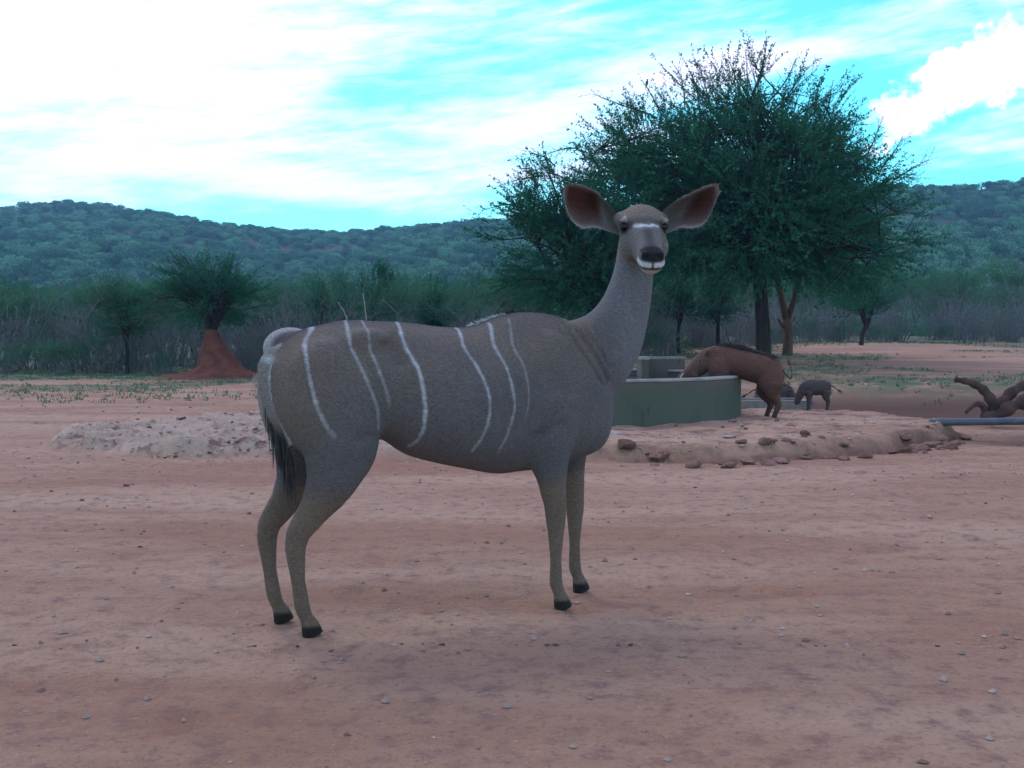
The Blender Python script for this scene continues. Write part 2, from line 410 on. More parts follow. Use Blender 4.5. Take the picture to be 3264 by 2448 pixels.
def grow(seed, trunks, fork, lobes, n_limb, n_sec, n_twig, bank, limb_r, tw_sc=(0.7, 1.3), up=0.25, spread=0.35, origin_z=None, low_ok=False):
    """branch skeleton and twigs. lobes: list of (center, radii, weight) crown volumes; fork: where limbs start"""
    r = np.random.default_rng(seed); segs = list(trunks)
    wts = np.array([l[2] for l in lobes], float); wts /= wts.sum()
    def shell(lo, hi):
        c, rad, _ = lobes[r.choice(len(lobes), p=wts)]
        d = unit(r.normal(0, 1, 3)); 
        return np.asarray(c) + d * np.asarray(rad) * r.uniform(lo, hi)
    limbs = []
    forks = fork if isinstance(fork, list) else [fork]
    for k in range(n_limb):
        f = np.asarray(forks[k % len(forks)], float); e = shell(0.35, 0.75)
        e[2] = max(e[2], f[2] + (0.0 if low_ok else 0.2) * np.linalg.norm(e - f))
        Pc = curve_pts(f, e, r.normal(0, 0.08, 3) * np.linalg.norm(e - f) + [0, 0, 0.10 * np.linalg.norm(e[:2] - f[:2])])
        R_ = np.linspace(limb_r * r.uniform(0.6, 1.0), limb_r * 0.16, len(Pc)); segs.append((Pc, R_)); limbs.append(Pc)
    secs = []
    for k in range(n_sec):
        Lb = limbs[r.integers(len(limbs))]; s = Lb[r.integers(2, len(Lb))]
        e = shell(0.75, 1.0)
        for _ in range(4):
            e2 = shell(0.75, 1.0)
            if np.linalg.norm(e2 - s) < np.linalg.norm(e - s): e = e2
        Pc = curve_pts(s, e, r.normal(0, 0.06, 3) * np.linalg.norm(e - s), 6)
        segs.append((Pc, np.linspace(limb_r * 0.20, limb_r * 0.05, 6))); secs.append(Pc)
    S = np.array(secs)
    k = r.integers(len(S), size=n_twig); tpos = r.uniform(0.25, 1.0, n_twig) ** 0.7
    idx = tpos * 4.999; i0 = idx.astype(int); fr = (idx - i0)[:, None]
    Pn = S[k, i0] * (1 - fr) + S[k, i0 + 1] * fr
    base = np.mean([np.asarray(f, float) for f in forks], axis=0)
    if origin_z is not None: base = base * [1, 1, 0] + [0, 0, origin_z]
    Dn = unit(S[k, 5] - S[k, 0]) * 0.6 + unit(Pn - base) * 0.8 + r.normal(0, spread, (n_twig, 3)) + [0, 0, up]
    V, Q_ = place_twigs(r, bank, Pn, Dn, r.uniform(*tw_sc, n_twig))
    return segs, V, Q_
def make_tree(name, loc, seed, *a, bark=M_bark, leaf=M_leaf, wood_n=7, **kw):
    segs, V, Q_ = grow(seed, *a, **kw)
    root = obj(name, None, None, None, loc)
    obj('trunk', wood_mesh('trunk', segs, wood_n), bark, root)
    obj('crown', mesh_from('crown', V, Q_, smooth=False), leaf, root)
    return root
def trunk(pts, rad): return (np.asarray(pts, float), np.asarray(rad, float))

rb = np.random.default_rng(3)
BANK_A = twig_bank(rb, 8, 0.95, 32, 0.050)
BANK_S = twig_bank(rb, 6, 0.70, 20, 0.050)

# the big umbrella thorn beside the trough
ax, ay = 6.88, 30.0; az_ = float(gz(ax, ay))
root = make_tree('acacia_tree', (ax, ay, az_), 11,
    [trunk([(0, 0, -0.3), (0.0, 0, 0.0), (-0.02, 0, 0.8), (-0.10, 0, 1.8), (-0.18, 0, 2.5), (-0.15, 0, 3.1)], [0.27, 0.23, 0.20, 0.185, 0.19, 0.16]),
     trunk([(-0.18, 0, 2.3), (-0.5, 0, 2.8), (-1.3, 0.1, 3.3)], [0.12, 0.10, 0.07])],
    [(-0.15, 0, 3.0), (-0.15, 0, 2.7), (-0.6, 0, 2.9)],
    [((-1.0, 0, 4.4), (4.9, 3.6, 2.2), 5), ((-0.9, 0, 6.0), (3.7, 2.8, 2.1), 3.2), ((0.0, 0, 7.1), (1.7, 1.5, 1.3), 0.5), ((-3.0, 0, 5.4), (2.1, 1.8, 1.5), 1.5), ((-4.0, 0, 4.2), (2.0, 1.8, 1.7), 1.3), ((2.3, -0.5, 3.5), (2.3, 2.0, 2.0), 1.7), ((0.2, -0.8, 2.8), (3.9, 2.4, 1.0), 1.3)],
    34, 900, 12000, BANK_A, 0.12, tw_sc=(0.45, 1.1), up=0.05, spread=0.34, origin_z=3.6, low_ok=True)
tag(root, 'large dark green thorn acacia with thick dark trunk and spiky crown with birds', 'tree')
# second, lower acacia whose crown joins the first, behind the kudu's neck
bx_, by_ = 2.15, 28.0
root = make_tree('acacia_tree', (bx_, by_, float(gz(bx_, by_))), 23,
    [trunk([(0, 0, -0.3), (0.0, 0, 0.0), (-0.05, 0, 0.8), (-0.1, 0, 1.5)], [0.16, 0.13, 0.11, 0.10]),
     trunk([(-0.1, 0, 1.4), (-0.5, 0, 1.9), (-1.2, 0, 2.2)], [0.09, 0.07, 0.05])],
    [(-0.1, 0, 1.5), (-0.3, 0, 1.7)],
    [((-0.8, 0, 3.0), (2.5, 2.0, 1.35), 3), ((-0.3, 0, 4.2), (1.9, 1.6, 1.25), 1.6)],
    18, 380, 3500, BANK_A, 0.085, tw_sc=(0.45, 1.0), up=0.05, spread=0.34, origin_z=2.4, low_ok=True)
tag(root, 'lower thorn acacia behind the kudu neck, dark curved branches under a spreading crown', 'tree')

# forked tree just right of the big trunk
fx, fy = (2510 - 1632) / FPX * 33, 33.0
root = make_tree('forked_tree', (fx, fy, float(gz(fx, fy))), 31,
    [trunk([(0, 0, -0.3), (0, 0, 0), (0.03, 0, 0.6), (-0.03, 0, 1.1)], [0.22, 0.17, 0.14, 0.13]),
     trunk([(-0.03, 0, 1.0), (-0.22, 0, 1.8), (-0.42, 0, 2.5), (-0.5, 0, 3.0)], [0.11, 0.095, 0.08, 0.06]),
     trunk([(-0.02, 0, 1.0), (0.16, 0, 1.6), (0.36, 0, 2.4), (0.5, 0, 3.0)], [0.10, 0.085, 0.07, 0.05]),
     trunk([(-0.02, 0, 0.75), (-0.22, -0.02, 0.95), (-0.3, -0.02, 1.1)], [0.06, 0.05, 0.03])],
    [(-0.5, 0, 2.95), (0.5, 0, 2.95)],
    [((0.1, 0, 3.5), (1.6, 1.4, 0.9), 1)], 10, 90, 900, BANK_A, 0.06, bark=M_barkr, origin_z=1.5)
tag(root, 'slender reddish tree forking into two stems beside the thick dark trunk', 'tree')

# tree rooted in the termite mound
tx, ty = (675 - 1632) / FPX * 29, 29.0; tz = float(gz(tx, ty))
root = make_tree('mound_tree', (tx, ty, tz), 41,
    [trunk([(-0.05, 0, 0.9), (-0.06, 0, 1.25), (-0.12, 0, 1.5)], [0.11, 0.09, 0.07]),
     trunk([(0.05, 0, 0.9), (0.06, 0, 1.2), (0.2, 0, 1.55)], [0.09, 0.08, 0.06]),
     trunk([(0.0, 0.05, 0.9), (0.02, 0.05, 1.3), (0.0, 0.05, 1.6)], [0.08, 0.07, 0.05])],
    [(-0.1, 0, 1.5), (0.2, 0, 1.5), (0, 0.05, 1.55)],
    [((-0.2, 0, 2.0), (2.1, 1.7, 0.55), 3), ((0.0, 0, 2.5), (1.5, 1.2, 0.55), 1.8)],
    16, 240, 2000, BANK_A, 0.06, tw_sc=(0.3, 0.7), up=0.0, spread=0.34, origin_z=1.85, low_ok=True)
tag(root, 'rounded dark green tree growing out of the red termite mound', 'tree')
# termite mound
mb = MB(); prof = [(-0.15, 2.5), (0.0, 1.6), (0.05, 1.15), (0.12, 0.80), (0.25, 0.60), (0.4, 0.49), (0.6, 0.385), (0.8, 0.30), (1.0, 0.23), (1.15, 0.19), (1.25, 0.13), (1.28, 0.02)]
n = 40; V = []
for k, (z, rr) in enumerate(prof):
    a = np.arange(n) / n * 2 * np.pi
    rr2 = rr * (1 + 0.7 * fbm(np.cos(a) * 2.0 + 5 + z * 2.2, np.sin(a) * 2.0 + z * 2.7, 4))
    shift = 0.22 * np.clip(1 - z / 1.2, 0, 1) * (0.4 if z < 0.1 else 1)
    V.append(np.stack([rr2 * np.cos(a) + shift, rr2 * np.sin(a) * 0.9, np.full(n, z) + 0.06 * fbm(np.cos(a) * 3, np.sin(a) * 3 + z * 5, 3)], -1))
V = np.concatenate(V); m_ = len(prof); i = np.arange(m_ - 1)[:, None] * n; j = np.arange(n)[None]
mb.add(V, np.stack([i + j, i + (j + 1) % n, i + n + (j + 1) % n, i + n + j], -1).reshape(-1, 4))
M_ter = noise_mat('termite_clay', (0.125, 0.044, 0.033), (0.215, 0.080, 0.056), 4, 0.95, 0.1, 1.0, 9)
tag(obj('termite_mound', mb.mesh('termite_mound'), M_ter, None, (tx, ty, tz)), 'steep red clay termite mound with a tree growing from its top', 'termite mound')

# ---- shrubs of the thicket: a few kinds, many individuals
def shrub_proto(seed, h, wd, n_stem, n_sec, n_twig, leaf, bark, tw=(0.3, 0.7), low=0.45, bank=BANK_S, r0=0.03):
    r = np.random.default_rng(seed); tr = []; forks = []
    for k in range(n_stem):
        a = r.uniform(0, 2 * np.pi); d = r.uniform(0.05, 0.32) * wd; f = np.array([math.cos(a) * d, math.sin(a) * d, h * r.uniform(low - 0.1, low + 0.1)])
        tr.append((curve_pts((math.cos(a) * 0.1, math.sin(a) * 0.1, -0.25), f, r.normal(0, 0.05, 3), 6), np.linspace(r0 * r.uniform(0.7, 1.2), r0 * 0.6, 6))); forks.append(f)
    segs, V, Q_ = grow(seed, tr, forks, [((0, 0, h * 0.66), (wd * 0.5, wd * 0.5, h * 0.34), 2), ((0, 0, h * 0.8), (wd * 0.3, wd * 0.3, h * 0.2), 1)],
                       n_stem * 2, n_sec, n_twig, bank, r0 * 0.8, tw_sc=tw, up=0.2, spread=0.4, origin_z=h * 0.2)
    return wood_mesh('stems', segs, 5), mesh_from('foliage', V, Q_, smooth=False), leaf, bark
PROTO = [
    ('thorn_shrub', 'green thorn shrub with thin grey stems in the thicket behind the clearing', *shrub_proto(101, 2.9, 3.0, 7, 60, 620, M_leaf2, M_barkg)),
    ('thorn_shrub', 'broad flat topped green shrub in the thicket behind the clearing', *shrub_proto(102, 2.5, 3.8, 6, 70, 680, M_leaf2, M_barkg, low=0.55)),
    ('small_acacia', 'dark green small acacia with dark stems in the thicket', *shrub_proto(103, 3.4, 3.4, 3, 70, 700, M_leaf, M_bark, low=0.4, r0=0.055)),
    ('dense_bush', 'low dense leafy green bush at the edge of the clearing', *shrub_proto(104, 1.1, 1.6, 7, 50, 420, M_leaf2, M_barkg, tw=(0.2, 0.45), low=0.25, r0=0.015)),
]
# bare grey thorn brush: stems and thin branches only
def brush_proto(seed, h, wd, n):
    r = np.random.default_rng(seed); segs = []
    for k in range(n):
        a = r.uniform(0, 2 * np.pi); d0 = r.uniform(0, 0.3) * wd
        b0 = np.array([math.cos(a) * d0, math.sin(a) * d0, -0.2]); e = b0 + [r.normal(0, 0.28) * wd, r.normal(0, 0.28) * wd, h * r.uniform(0.6, 1.1)]
        Pc = curve_pts(b0, e, r.normal(0, 0.08, 3), 6); rr = r.uniform(0.008, 0.022); segs.append((Pc, np.linspace(rr, rr * 0.3, 6)))
        for q in range(5):
            s = Pc[r.integers(1, 6)]; e2 = s + r.normal(0, 0.3, 3) * [1, 1, 0.6] + [0, 0, r.uniform(0.1, 0.6)]
            segs.append((curve_pts(s, e2, r.normal(0, 0.04, 3), 4), np.linspace(rr * 0.5, rr * 0.2, 4)))
    return wood_mesh('bare_brush', segs, 4)
BRUSH = [brush_proto(201, 1.9, 1.8, 26), brush_proto(202, 2.3, 2.2, 30)]
r = np.random.default_rng(55)
def put_shrub(k, x, y, s, rz):
    nm, lab, wm, fm, lf, bk = PROTO[k]
    root = obj(nm, None, None, None, (x, y, float(gz(x, y)) - 0.03), rz); root.scale = (s, s, s * r.uniform(0.9, 1.15))
    obj('stems', wm, bk, root); obj('foliage', fm, lf, root)
    tag(root, lab, 'shrub' if k != 2 else 'tree', 'shrubs and small trees of the thicket')
def edge_y(x):          # where the clearing ends and the thicket starts
    return 31.0 + 19 * sigm((x - 9.5) / 1.6)
pts = []
tries = 0
while len(pts) < 270 and tries < 16000:
    tries += 1
    y = 31 + 95 * r.uniform(0, 1) ** 1.5; x = r.uniform(-0.52, 0.52) * y
    if y < edge_y(x) + 0.8: continue
    if abs(x - tx) < 2.4 and y < 33: continue
    if any((x - a) ** 2 + (y - b) ** 2 < (1.15 + 0.012 * y) ** 2 for a, b in pts): continue
    pts.append((x, y))
for x, y in pts:
    k = int(r.choice([0, 0, 0, 1, 1, 2])); sc_ = r.uniform(0.75, 1.1) * (1 + 0.011 * (y - 31)); put_shrub(k, x, y, sc_ * (0.72 if k == 2 and y < 60 else 1), r.uniform(0, 6.28))
for k in range(34):     # low bushes along the edge
    x = r.uniform(-15, 26); y = edge_y(x) + r.uniform(-0.6, 1.2)
    if abs(x) > 0.5 * y or abs(x - tx) < 1.5: continue
    put_shrub(3, x, y, r.uniform(0.45, 1.0), r.uniform(0, 6.28))
nb = 0
while nb < 105:
    x = r.uniform(-24, 28); y = edge_y(x) + 0.3 + r.uniform(0, 9)
    if abs(x) > 0.5 * y or (abs(x - tx) < 1.4 and y < 32): continue
    o = obj('bare_brush', BRUSH[nb % 2], M_barkg, None, (x, y, float(gz(x, y)) - 0.02), r.uniform(0, 6.28))
    s = r.uniform(0.7, 1.15); o.scale = (s, s, s)
    tag(o, 'bare grey thorn brush with thin tangled stems between the green shrubs', 'brush', 'bare thorn brush of the thicket'); nb += 1
# trees of the thicket that stand out
def solo(name, label, px, py_top, y, wpx, seed, bark=M_bark, leaf=M_leaf, nt=1300, low=0.42, r0=0.09):
    x = (px - 1632) / FPX * y; z0 = float(gz(x, y)); h = CAMH + (HOR - py_top) / FPX * y - z0; wd = wpx / FPX * y
    rr = np.random.default_rng(seed); th = h * low
    tr = [trunk([(0, 0, -0.3), (0, 0, 0), (rr.normal(0, 0.05), 0, th * 0.5), (rr.normal(0, 0.08), 0, th)], [r0 * 1.4, r0 * 1.1, r0, r0 * 0.85])]
    f = tr[0][0][-1]
    root = make_tree(name, (x, y, z0), seed, tr, [f, f - [0, 0, 0.2 * th]], [((0, 0, h * 0.70), (wd * 0.46, wd * 0.46, h * 0.27), 2), ((0, 0, h * 0.85), (wd * 0.25, wd * 0.25, h * 0.14), 0.7)],
                     9, 110, nt, BANK_S, r0 * 0.65, bark=bark, leaf=leaf, tw_sc=(0.4, 0.9), origin_z=th)
    tag(root, label, 'tree')
solo('small_acacia', 'dark domed acacia in the thicket behind the middle of the kudu back', 1190, 850, 40, 270, 61)
solo('small_acacia', 'small flat acacia with a dark stem near the dip in the kudu back', 1385, 925, 36, 120, 62, nt=500, r0=0.06)
solo('small_acacia', 'small spreading acacia with several dark limbs at the right edge of the grass', 2745, 880, 44, 230, 63, nt=1000, low=0.30)
solo('thin_tree', 'thin curved tree behind the drinking warthog', 2290, 900, 36, 170, 64, nt=600, low=0.5, r0=0.07)
solo('thin_tree', 'thin leaning tree between the kudu neck and the warthog', 2165, 900, 35, 170, 65, nt=600, low=0.5, r0=0.06)
solo('thin_tree', 'thin dark tree left of the termite mound', 405, 930, 31.5, 190, 66, nt=700, low=0.5, r0=0.05, leaf=M_leaf2)

# ---- hillside bush: reads as one mass (instances on points)
r = np.random.default_rng(8)
nh = 8600
hy = 118 + 345 * r.uniform(0, 1, nh) ** 0.8; hu = r.uniform(-150, 3420, nh); hx = (hu - 1632) / FPX * hy
bare = fbm(hx * 0.02 + 31, hy * 0.02, 3)
keep = bare < 0.20 + r.normal(0, 0.06, nh)
hx, hy = hx[keep], hy[keep]; hz = np.maximum(hill_z(hx, hy), 0.5)
bush_col = bpy.data.collections.new('bush_shapes')
for k in range(6):
    nl = 520; Vb = []; lob = [(unit(r.normal(0, 1, 3)) * [0.55, 0.55, 0.22] + [0, 0, 0.62], r.uniform(0.38, 0.62)) for q in range(7)] + [(np.array([0, 0, 0.55]), 0.7)]
    pick = r.integers(0, len(lob), nl); d = unit(r.normal(0, 1, (nl, 3)))
    cpos = np.array([lob[i][0] for i in pick]) + d * np.array([lob[i][1] for i in pick])[:, None] * r.uniform(0.7, 1.05, (nl, 1)) * [1, 1, 0.72]
    cpos[:, 2] = np.maximum(cpos[:, 2], 0.02)
    nrm = unit(d + r.normal(0, 0.7, (nl, 3))); e1 = unit(np.cross(nrm, r.normal(0, 1, (nl, 3)))); e2 = np.cross(nrm, e1); sq = r.uniform(0.06, 0.14, (nl, 1))
    V = np.stack([cpos - e1 * sq, cpos + e2 * sq * 0.7, cpos + e1 * sq, cpos - e2 * sq * 0.7], 1).reshape(-1, 3)
    bm2 = mesh_from('bush_shape', V, np.arange(nl * 4).reshape(-1, 4), smooth=False); bm2.materials.append(M_leafh)
    bush_col.objects.link(bpy.data.objects.new('bush_shape', bm2))
pm = bpy.data.meshes.new('hillside_bush'); pm.vertices.add(len(hx)); pm.vertices.foreach_set('co', np.stack([hx, hy, hz - 0.2], -1).astype(np.float32).ravel()); pm.update()
fattr(pm, 'size', r.uniform(1.1, 2.7, len(hx)) * (0.9 + 0.35 * vnoise(hx * 0.03, hy * 0.03))); fattr(pm, 'turn', r.uniform(0, 6.28, len(hx)))
hb = obj('hillside_bush', pm); ng_ = bpy.data.node_groups.new('scatter_bush', 'GeometryNodeTree')
ng_.interface.new_socket('Geometry', in_out='INPUT', socket_type='NodeSocketGeometry'); ng_.interface.new_socket('Geometry', in_out='OUTPUT', socket_type='NodeSocketGeometry')
g = NT(ng_); gi = g.add('NodeGroupInput'); go = g.add('NodeGroupOutput')
ci = g.add('GeometryNodeCollectionInfo'); ci.inputs['Collection'].default_value = bush_col; ci.inputs['Separate Children'].default_value = True; ci.inputs['Reset Children'].default_value = True
na = g.add('GeometryNodeInputNamedAttribute', data_type='FLOAT'); na.inputs['Name'].default_value = 'size'
nb_ = g.add('GeometryNodeInputNamedAttribute', data_type='FLOAT'); nb_.inputs['Name'].default_value = 'turn'
sc_n = g.comb(na.outputs[0], na.outputs[0], na.outputs[0]); ro_n = g.comb(0.0, 0.0, nb_.outputs[0])
ip = g.add('GeometryNodeInstanceOnPoints'); ip.inputs['Pick Instance'].default_value = True
g.l.new(gi.outputs[0], ip.inputs['Points']); g.l.new(ci.outputs[0], ip.inputs['Instance']); g.l.new(sc_n, ip.inputs['Scale']); g.l.new(ro_n, ip.inputs['Rotation']); g.l.new(ip.outputs[0], go.inputs[0])
md = hb.modifiers.new('scatter', 'NODES'); md.node_group = ng_
tag(hb, 'far green bush covering the hillsides', 'bush', kind='stuff')

# ---- sparse grass
ng = 17000; gx = r.uniform(-16, 20, ng); gy = r.uniform(18, 52, ng)
gg = sstep(0.0, 0.10, fbm(gx * 0.25 + 8, gy * 0.25, 4)) + 1.5 * (gy > 27) * (gx < 2) + 1.2 * np.exp(-((gx - 8.5) / 3.5) ** 2 - ((gy - 22) / 1.6) ** 2) + (gy > edge_y(gx) - 3)
kp = (r.uniform(0, 1, ng) < gg * 0.6) & (np.abs(gx) < 0.5 * gy) & (np.hypot(gx - tx, gy - ty) > 1.6); gx, gy = gx[kp], gy[kp]; gzv = gz(gx, gy)
nbld = 5; n = len(gx) * nbld
bp = np.repeat(np.stack([gx, gy, gzv], -1), nbld, 0) + r.normal(0, 0.04, (n, 3)) * [1, 1, 0]
bd = unit(r.normal(0, 0.45, (n, 3)) * [1, 1, 0] + [0, 0, 0.7]); bl = r.uniform(0.03, 0.10, (n, 1)); bw = unit(np.cross(bd, r.normal(0, 1, (n, 3)))) * 0.012
V = np.stack([bp - bw - [0, 0, 0.01], bp + bw - [0, 0, 0.01], bp + bd * bl], 1).reshape(-1, 3)
M_grass = leaf_mat('grass_blade', (0.06, 0.13, 0.065), (0.11, 0.20, 0.10), 2.0)
tag(obj('grass', mesh_from('grass', V, None, np.arange(n * 3).reshape(-1, 3), False), M_grass), 'sparse short green grass on the red clearing', 'grass', kind='stuff')

# ------------------------------------------------------------------ water tank and low trough
TCX, TCY, TR = 0.78, 14.0, 2.10
TB = 0.10; TT = 0.655
def ring(mb, r0, r1, z0, z1, n=96, a0=0, a1=2 * math.pi, cx=TCX, cy=TCY, bev=0.015):
    prof = [(r1, z0), (r1, z1 - bev), (r1 - bev, z1), (r0 + bev, z1), (r0, z1 - bev), (r0, z0)]
    a = np.linspace(a0, a1, n, endpoint=False); m = len(prof)
    V = np.array([[(cx + rr * math.cos(t_), cy + rr * math.sin(t_), z) for rr, z in prof] for t_ in a]).reshape(-1, 3)
    i = np.arange(n)[:, None]; j = np.arange(m)[None]
    Qr = np.stack([i * m + j, ((i + 1) % n) * m + j, ((i + 1) % n) * m + (j + 1) % m, i * m + (j + 1) % m], -1).reshape(-1, 4)
    mb.add(V, Qr)
m_con, t, b = bsdf('green_stained_concrete', 0.85, 0.25)
tc = t.add('ShaderNodeTexCoord'); P = tc.outputs['Object']
mp = t.add('ShaderNodeMapping', ins={0: P}); mp.inputs['Scale'].default_value = (1, 1, 0.25)
c = t.mix(t.ramp(t.noise(mp.outputs[0], 2.2, 6, 0.65), 0.35, 0.68), (0.095, 0.105, 0.082), (0.145, 0.128, 0.105))
sp = t.add('ShaderNodeSeparateXYZ', ins={0: P})
# green algae wash with an uneven edge and red mud splashed near the rim
zz = t.math('ADD', sp.outputs[2], t.math('MULTIPLY', t.math('SUBTRACT', t.noise(P, 3, 5, 0.6), 0.5), 0.35))
c = t.mix(t.ramp(zz, 0.34, 0.62), t.mix(0.6, c, (0.072, 0.100, 0.070)), t.mix(0.6, c, (0.14, 0.098, 0.080)))
c = t.mix(t.ramp(t.noise(mp.outputs[0], 12, 5, 0.7), 0.58, 0.72), c, (0.045, 0.050, 0.042))
t.l.new(c, b.inputs['Base Color'])
bn = t.add('ShaderNodeBump', ins={'Height': t.noise(P, 30, 6, 0.7)}); bn.inputs['Strength'].default_value = 0.4; bn.inputs['Distance'].default_value = 0.02
t.l.new(bn.outputs[0], b.inputs['Normal'])
M_cap = noise_mat('worn_concrete', (0.22, 0.20, 0.18), (0.33, 0.31, 0.28), 6, 0.85, 0.25, 0.4, 40)
m_wat, t, b = bsdf('murky_water', 0.06, 0.5)
tc = t.add('ShaderNodeTexCoord')
b.inputs['Base Color'].default_value = (0.03, 0.035, 0.03, 1)
bn = t.add('ShaderNodeBump', ins={'Height': t.noise(tc.outputs['Object'], 9, 3, 0.5)}); bn.inputs['Strength'].default_value = 0.25; bn.inputs['Distance'].default_value = 0.02
t.l.new(bn.outputs[0], b.inputs['Normal'])
tank = obj('water_tank', None, None, None, (TCX, TCY, TB)); tag(tank, 'round green stained concrete water tank that the large warthog drinks from', 'water tank')
mb = MB(); ring(mb, TR - 0.14, TR, -0.05, TT - TB - 0.028, cx=0, cy=0); obj('basin_wall', mb.mesh('basin_wall', False), m_con, tank)
mb = MB(); ring(mb, TR - 0.15, TR + 0.004, TT - TB - 0.03, TT - TB, cx=0, cy=0); obj('rim', mb.mesh('rim', False), M_cap, tank)
mb = MB(); a = np.arange(64) / 64 * 2 * np.pi; mb.add(np.vstack([np.stack([np.cos(a) * (TR - 0.13), np.sin(a) * (TR - 0.13), np.full(64, 0.47)], -1), [[0, 0, 0.47]]]), None, [(k, (k + 1) % 64, 64) for k in range(64)])
obj('water', mb.mesh('water'), m_wat, tank)
mb = MB(); mb.box((0.98, 1.36, 0.0), (1.64, 1.46, 0.70)); mb.box((0.98, 0.90, 0.0), (1.08, 1.36, 0.70))
mb.v = [v for v in mb.v]
obj('inlet_wall', mb.mesh('inlet_wall', False), m_con, tank)
mb = MB(); mb.box((0.97, 1.35, 0.70), (1.65, 1.47, 0.735)); mb.box((0.97, 0.89, 0.70), (1.09, 1.35, 0.735))
obj('wall_cap', mb.mesh('wall_cap', False), M_cap, tank)
# low trough beside it
tr = obj('low_trough', None, None, None, (3.38, 15.0, 0.13)); tag(tr, 'low concrete drinking trough beside the round tank where the young warthogs drink', 'trough')
mb = MB(); mb.box((-0.55, -0.35, -0.08), (0.55, -0.25, 0.13)); mb.box((-0.55, 0.25, -0.08), (0.55, 0.35, 0.13)); mb.box((-0.65, -0.35, -0.08), (-0.55, 0.35, 0.128)); mb.box((0.55, -0.35, -0.08), (0.65, 0.35, 0.128))
obj('trough_wall', mb.mesh('trough_wall', False), M_cap, tr)
mb = MB(); mb.box((-0.55, -0.25, -0.05), (0.55, 0.25, 0.08)); obj('water', mb.mesh('water', False), m_wat, tr)
# flat wet slab
mb = MB(); mb.box((-0.75, -0.4, -0.06), (0.75, 0.4, 0.05)); sl = obj('concrete_slab', mb.mesh('concrete_slab', False), M_cap, None, (4.3, 15.55, float(gz(4.3, 15.5)) + 0.02), -0.15)
tag(sl, 'thin flat concrete slab on the ground between trough and young warthog', 'slab', kind='thing')

# ------------------------------------------------------------------ remeshed animal bodies
def fuse(mb, voxel, weights_fn, iters):
    """voxel-fuse overlapping shapes into one skin and relax it. weights_fn(V)->0..1 amount of relaxing"""
    me = mb.mesh('tmp'); o = bpy.data.objects.new('tmp', me); COL.objects.link(o)
    md = o.modifiers.new('r', 'REMESH'); md.mode = 'VOXEL'; md.voxel_size = voxel; md.adaptivity = 0
    dg = bpy.context.evaluated_depsgraph_get(); out = bpy.data.meshes.new_from_object(o.evaluated_get(dg))
    bpy.data.objects.remove(o); bpy.data.meshes.remove(me)
    nv = len(out.vertices); V = np.empty(nv * 3, np.float32); out.vertices.foreach_get('co', V); V = V.reshape(-1, 3).astype(float)
    E2 = np.empty(len(out.edges) * 2, np.int32); out.edges.foreach_get('vertices', E2); E2 = E2.reshape(-1, 2)
    deg = np.bincount(E2.ravel(), minlength=nv).astype(float)
    W = weights_fn(V)[:, None] if weights_fn else 1.0
    for k in range(iters):
        S = np.stack([np.bincount(E2[:, 0], V[E2[:, 1], c_], nv) + np.bincount(E2[:, 1], V[E2[:, 0], c_], nv) for c_ in range(3)], -1) / np.maximum(deg, 1)[:, None]
        V = V + (S - V) * 0.55 * W
    out.vertices.foreach_set('co', V.astype(np.float32).ravel()); out.update()
    N = np.empty(nv * 3, np.float32); out.vertices.foreach_get('normal', N)
    return out, V, N.reshape(-1, 3).astype(float)
def set_cols(me, C):
    a = me.color_attributes.new('coat', 'FLOAT_COLOR', 'POINT')
    a.data.foreach_set('color', np.concatenate([C, np.ones((len(C), 1))], 1).astype(np.float32).ravel())
def coat_mat(name, rough=0.75, bump=0.35, sc=(60, 60, 60), vary=0.22):
    m, t, b = bsdf(name, rough, 0.2)
    at_ = t.add('ShaderNodeAttribute', attribute_name='coat'); tc = t.add('ShaderNodeTexCoord')
    mp = t.add('ShaderNodeMapping', ins={0: tc.outputs['Object']}); mp.inputs['Scale'].default_value = sc
    nn = t.ramp(t.noise(mp.outputs[0], 1.0, 5, 0.7), 0.30, 0.70); n2 = t.noise(tc.outputs['Object'], 7, 4, 0.6)
    v = t.math('ADD', 1 - vary, t.math('MULTIPLY', t.math('ADD', t.math('MULTIPLY', nn, 1.2), t.math('MULTIPLY', n2, 0.8)), vary))
    hsv = t.add('ShaderNodeHueSaturation', ins={'Color': at_.outputs['Color'], 'Value': v})
    t.l.new(hsv.outputs[0], b.inputs['Base Color'])
    b.inputs['Sheen Weight'].default_value = 0.04; b.inputs['Sheen Roughness'].default_value = 0.5
    bn = t.add('ShaderNodeBump', ins={'Height': nn}); bn.inputs['Strength'].default_value = bump; bn.inputs['Distance'].default_value = 0.008
    t.l.new(bn.outputs[0], b.inputs['Normal'])
    return m
def strands(P, D, L, W, r, seg=3, droop=0.3):
    """tapered hair ribbons (crossed pairs)"""
    n = len(P); D = unit(D); Vs = []; Qs = []
    sd = unit(np.cross(D, r.normal(0, 1, (n, 3))))
    k = seg + 1; tt = np.linspace(0, 1, k)
    C_ = P[:, None] + D[:, None] * (L[:, None] * tt)[..., None] - np.array([0, 0, 1.0]) * (droop * L[:, None] * tt ** 2)[..., None]
    wv = (W * (1 - 0.85 * tt))[None, :, None] * sd[:, None]
    V = np.stack([C_ - wv, C_ + wv], 2).reshape(n, 2 * k, 3)
    base = np.array([(2 * i, 2 * i + 1, 2 * i + 3, 2 * i + 2) for i in range(seg)])
    return V.reshape(-1, 3), (base[None] + (np.arange(n) * 2 * k)[:, None, None]).reshape(-1, 4)
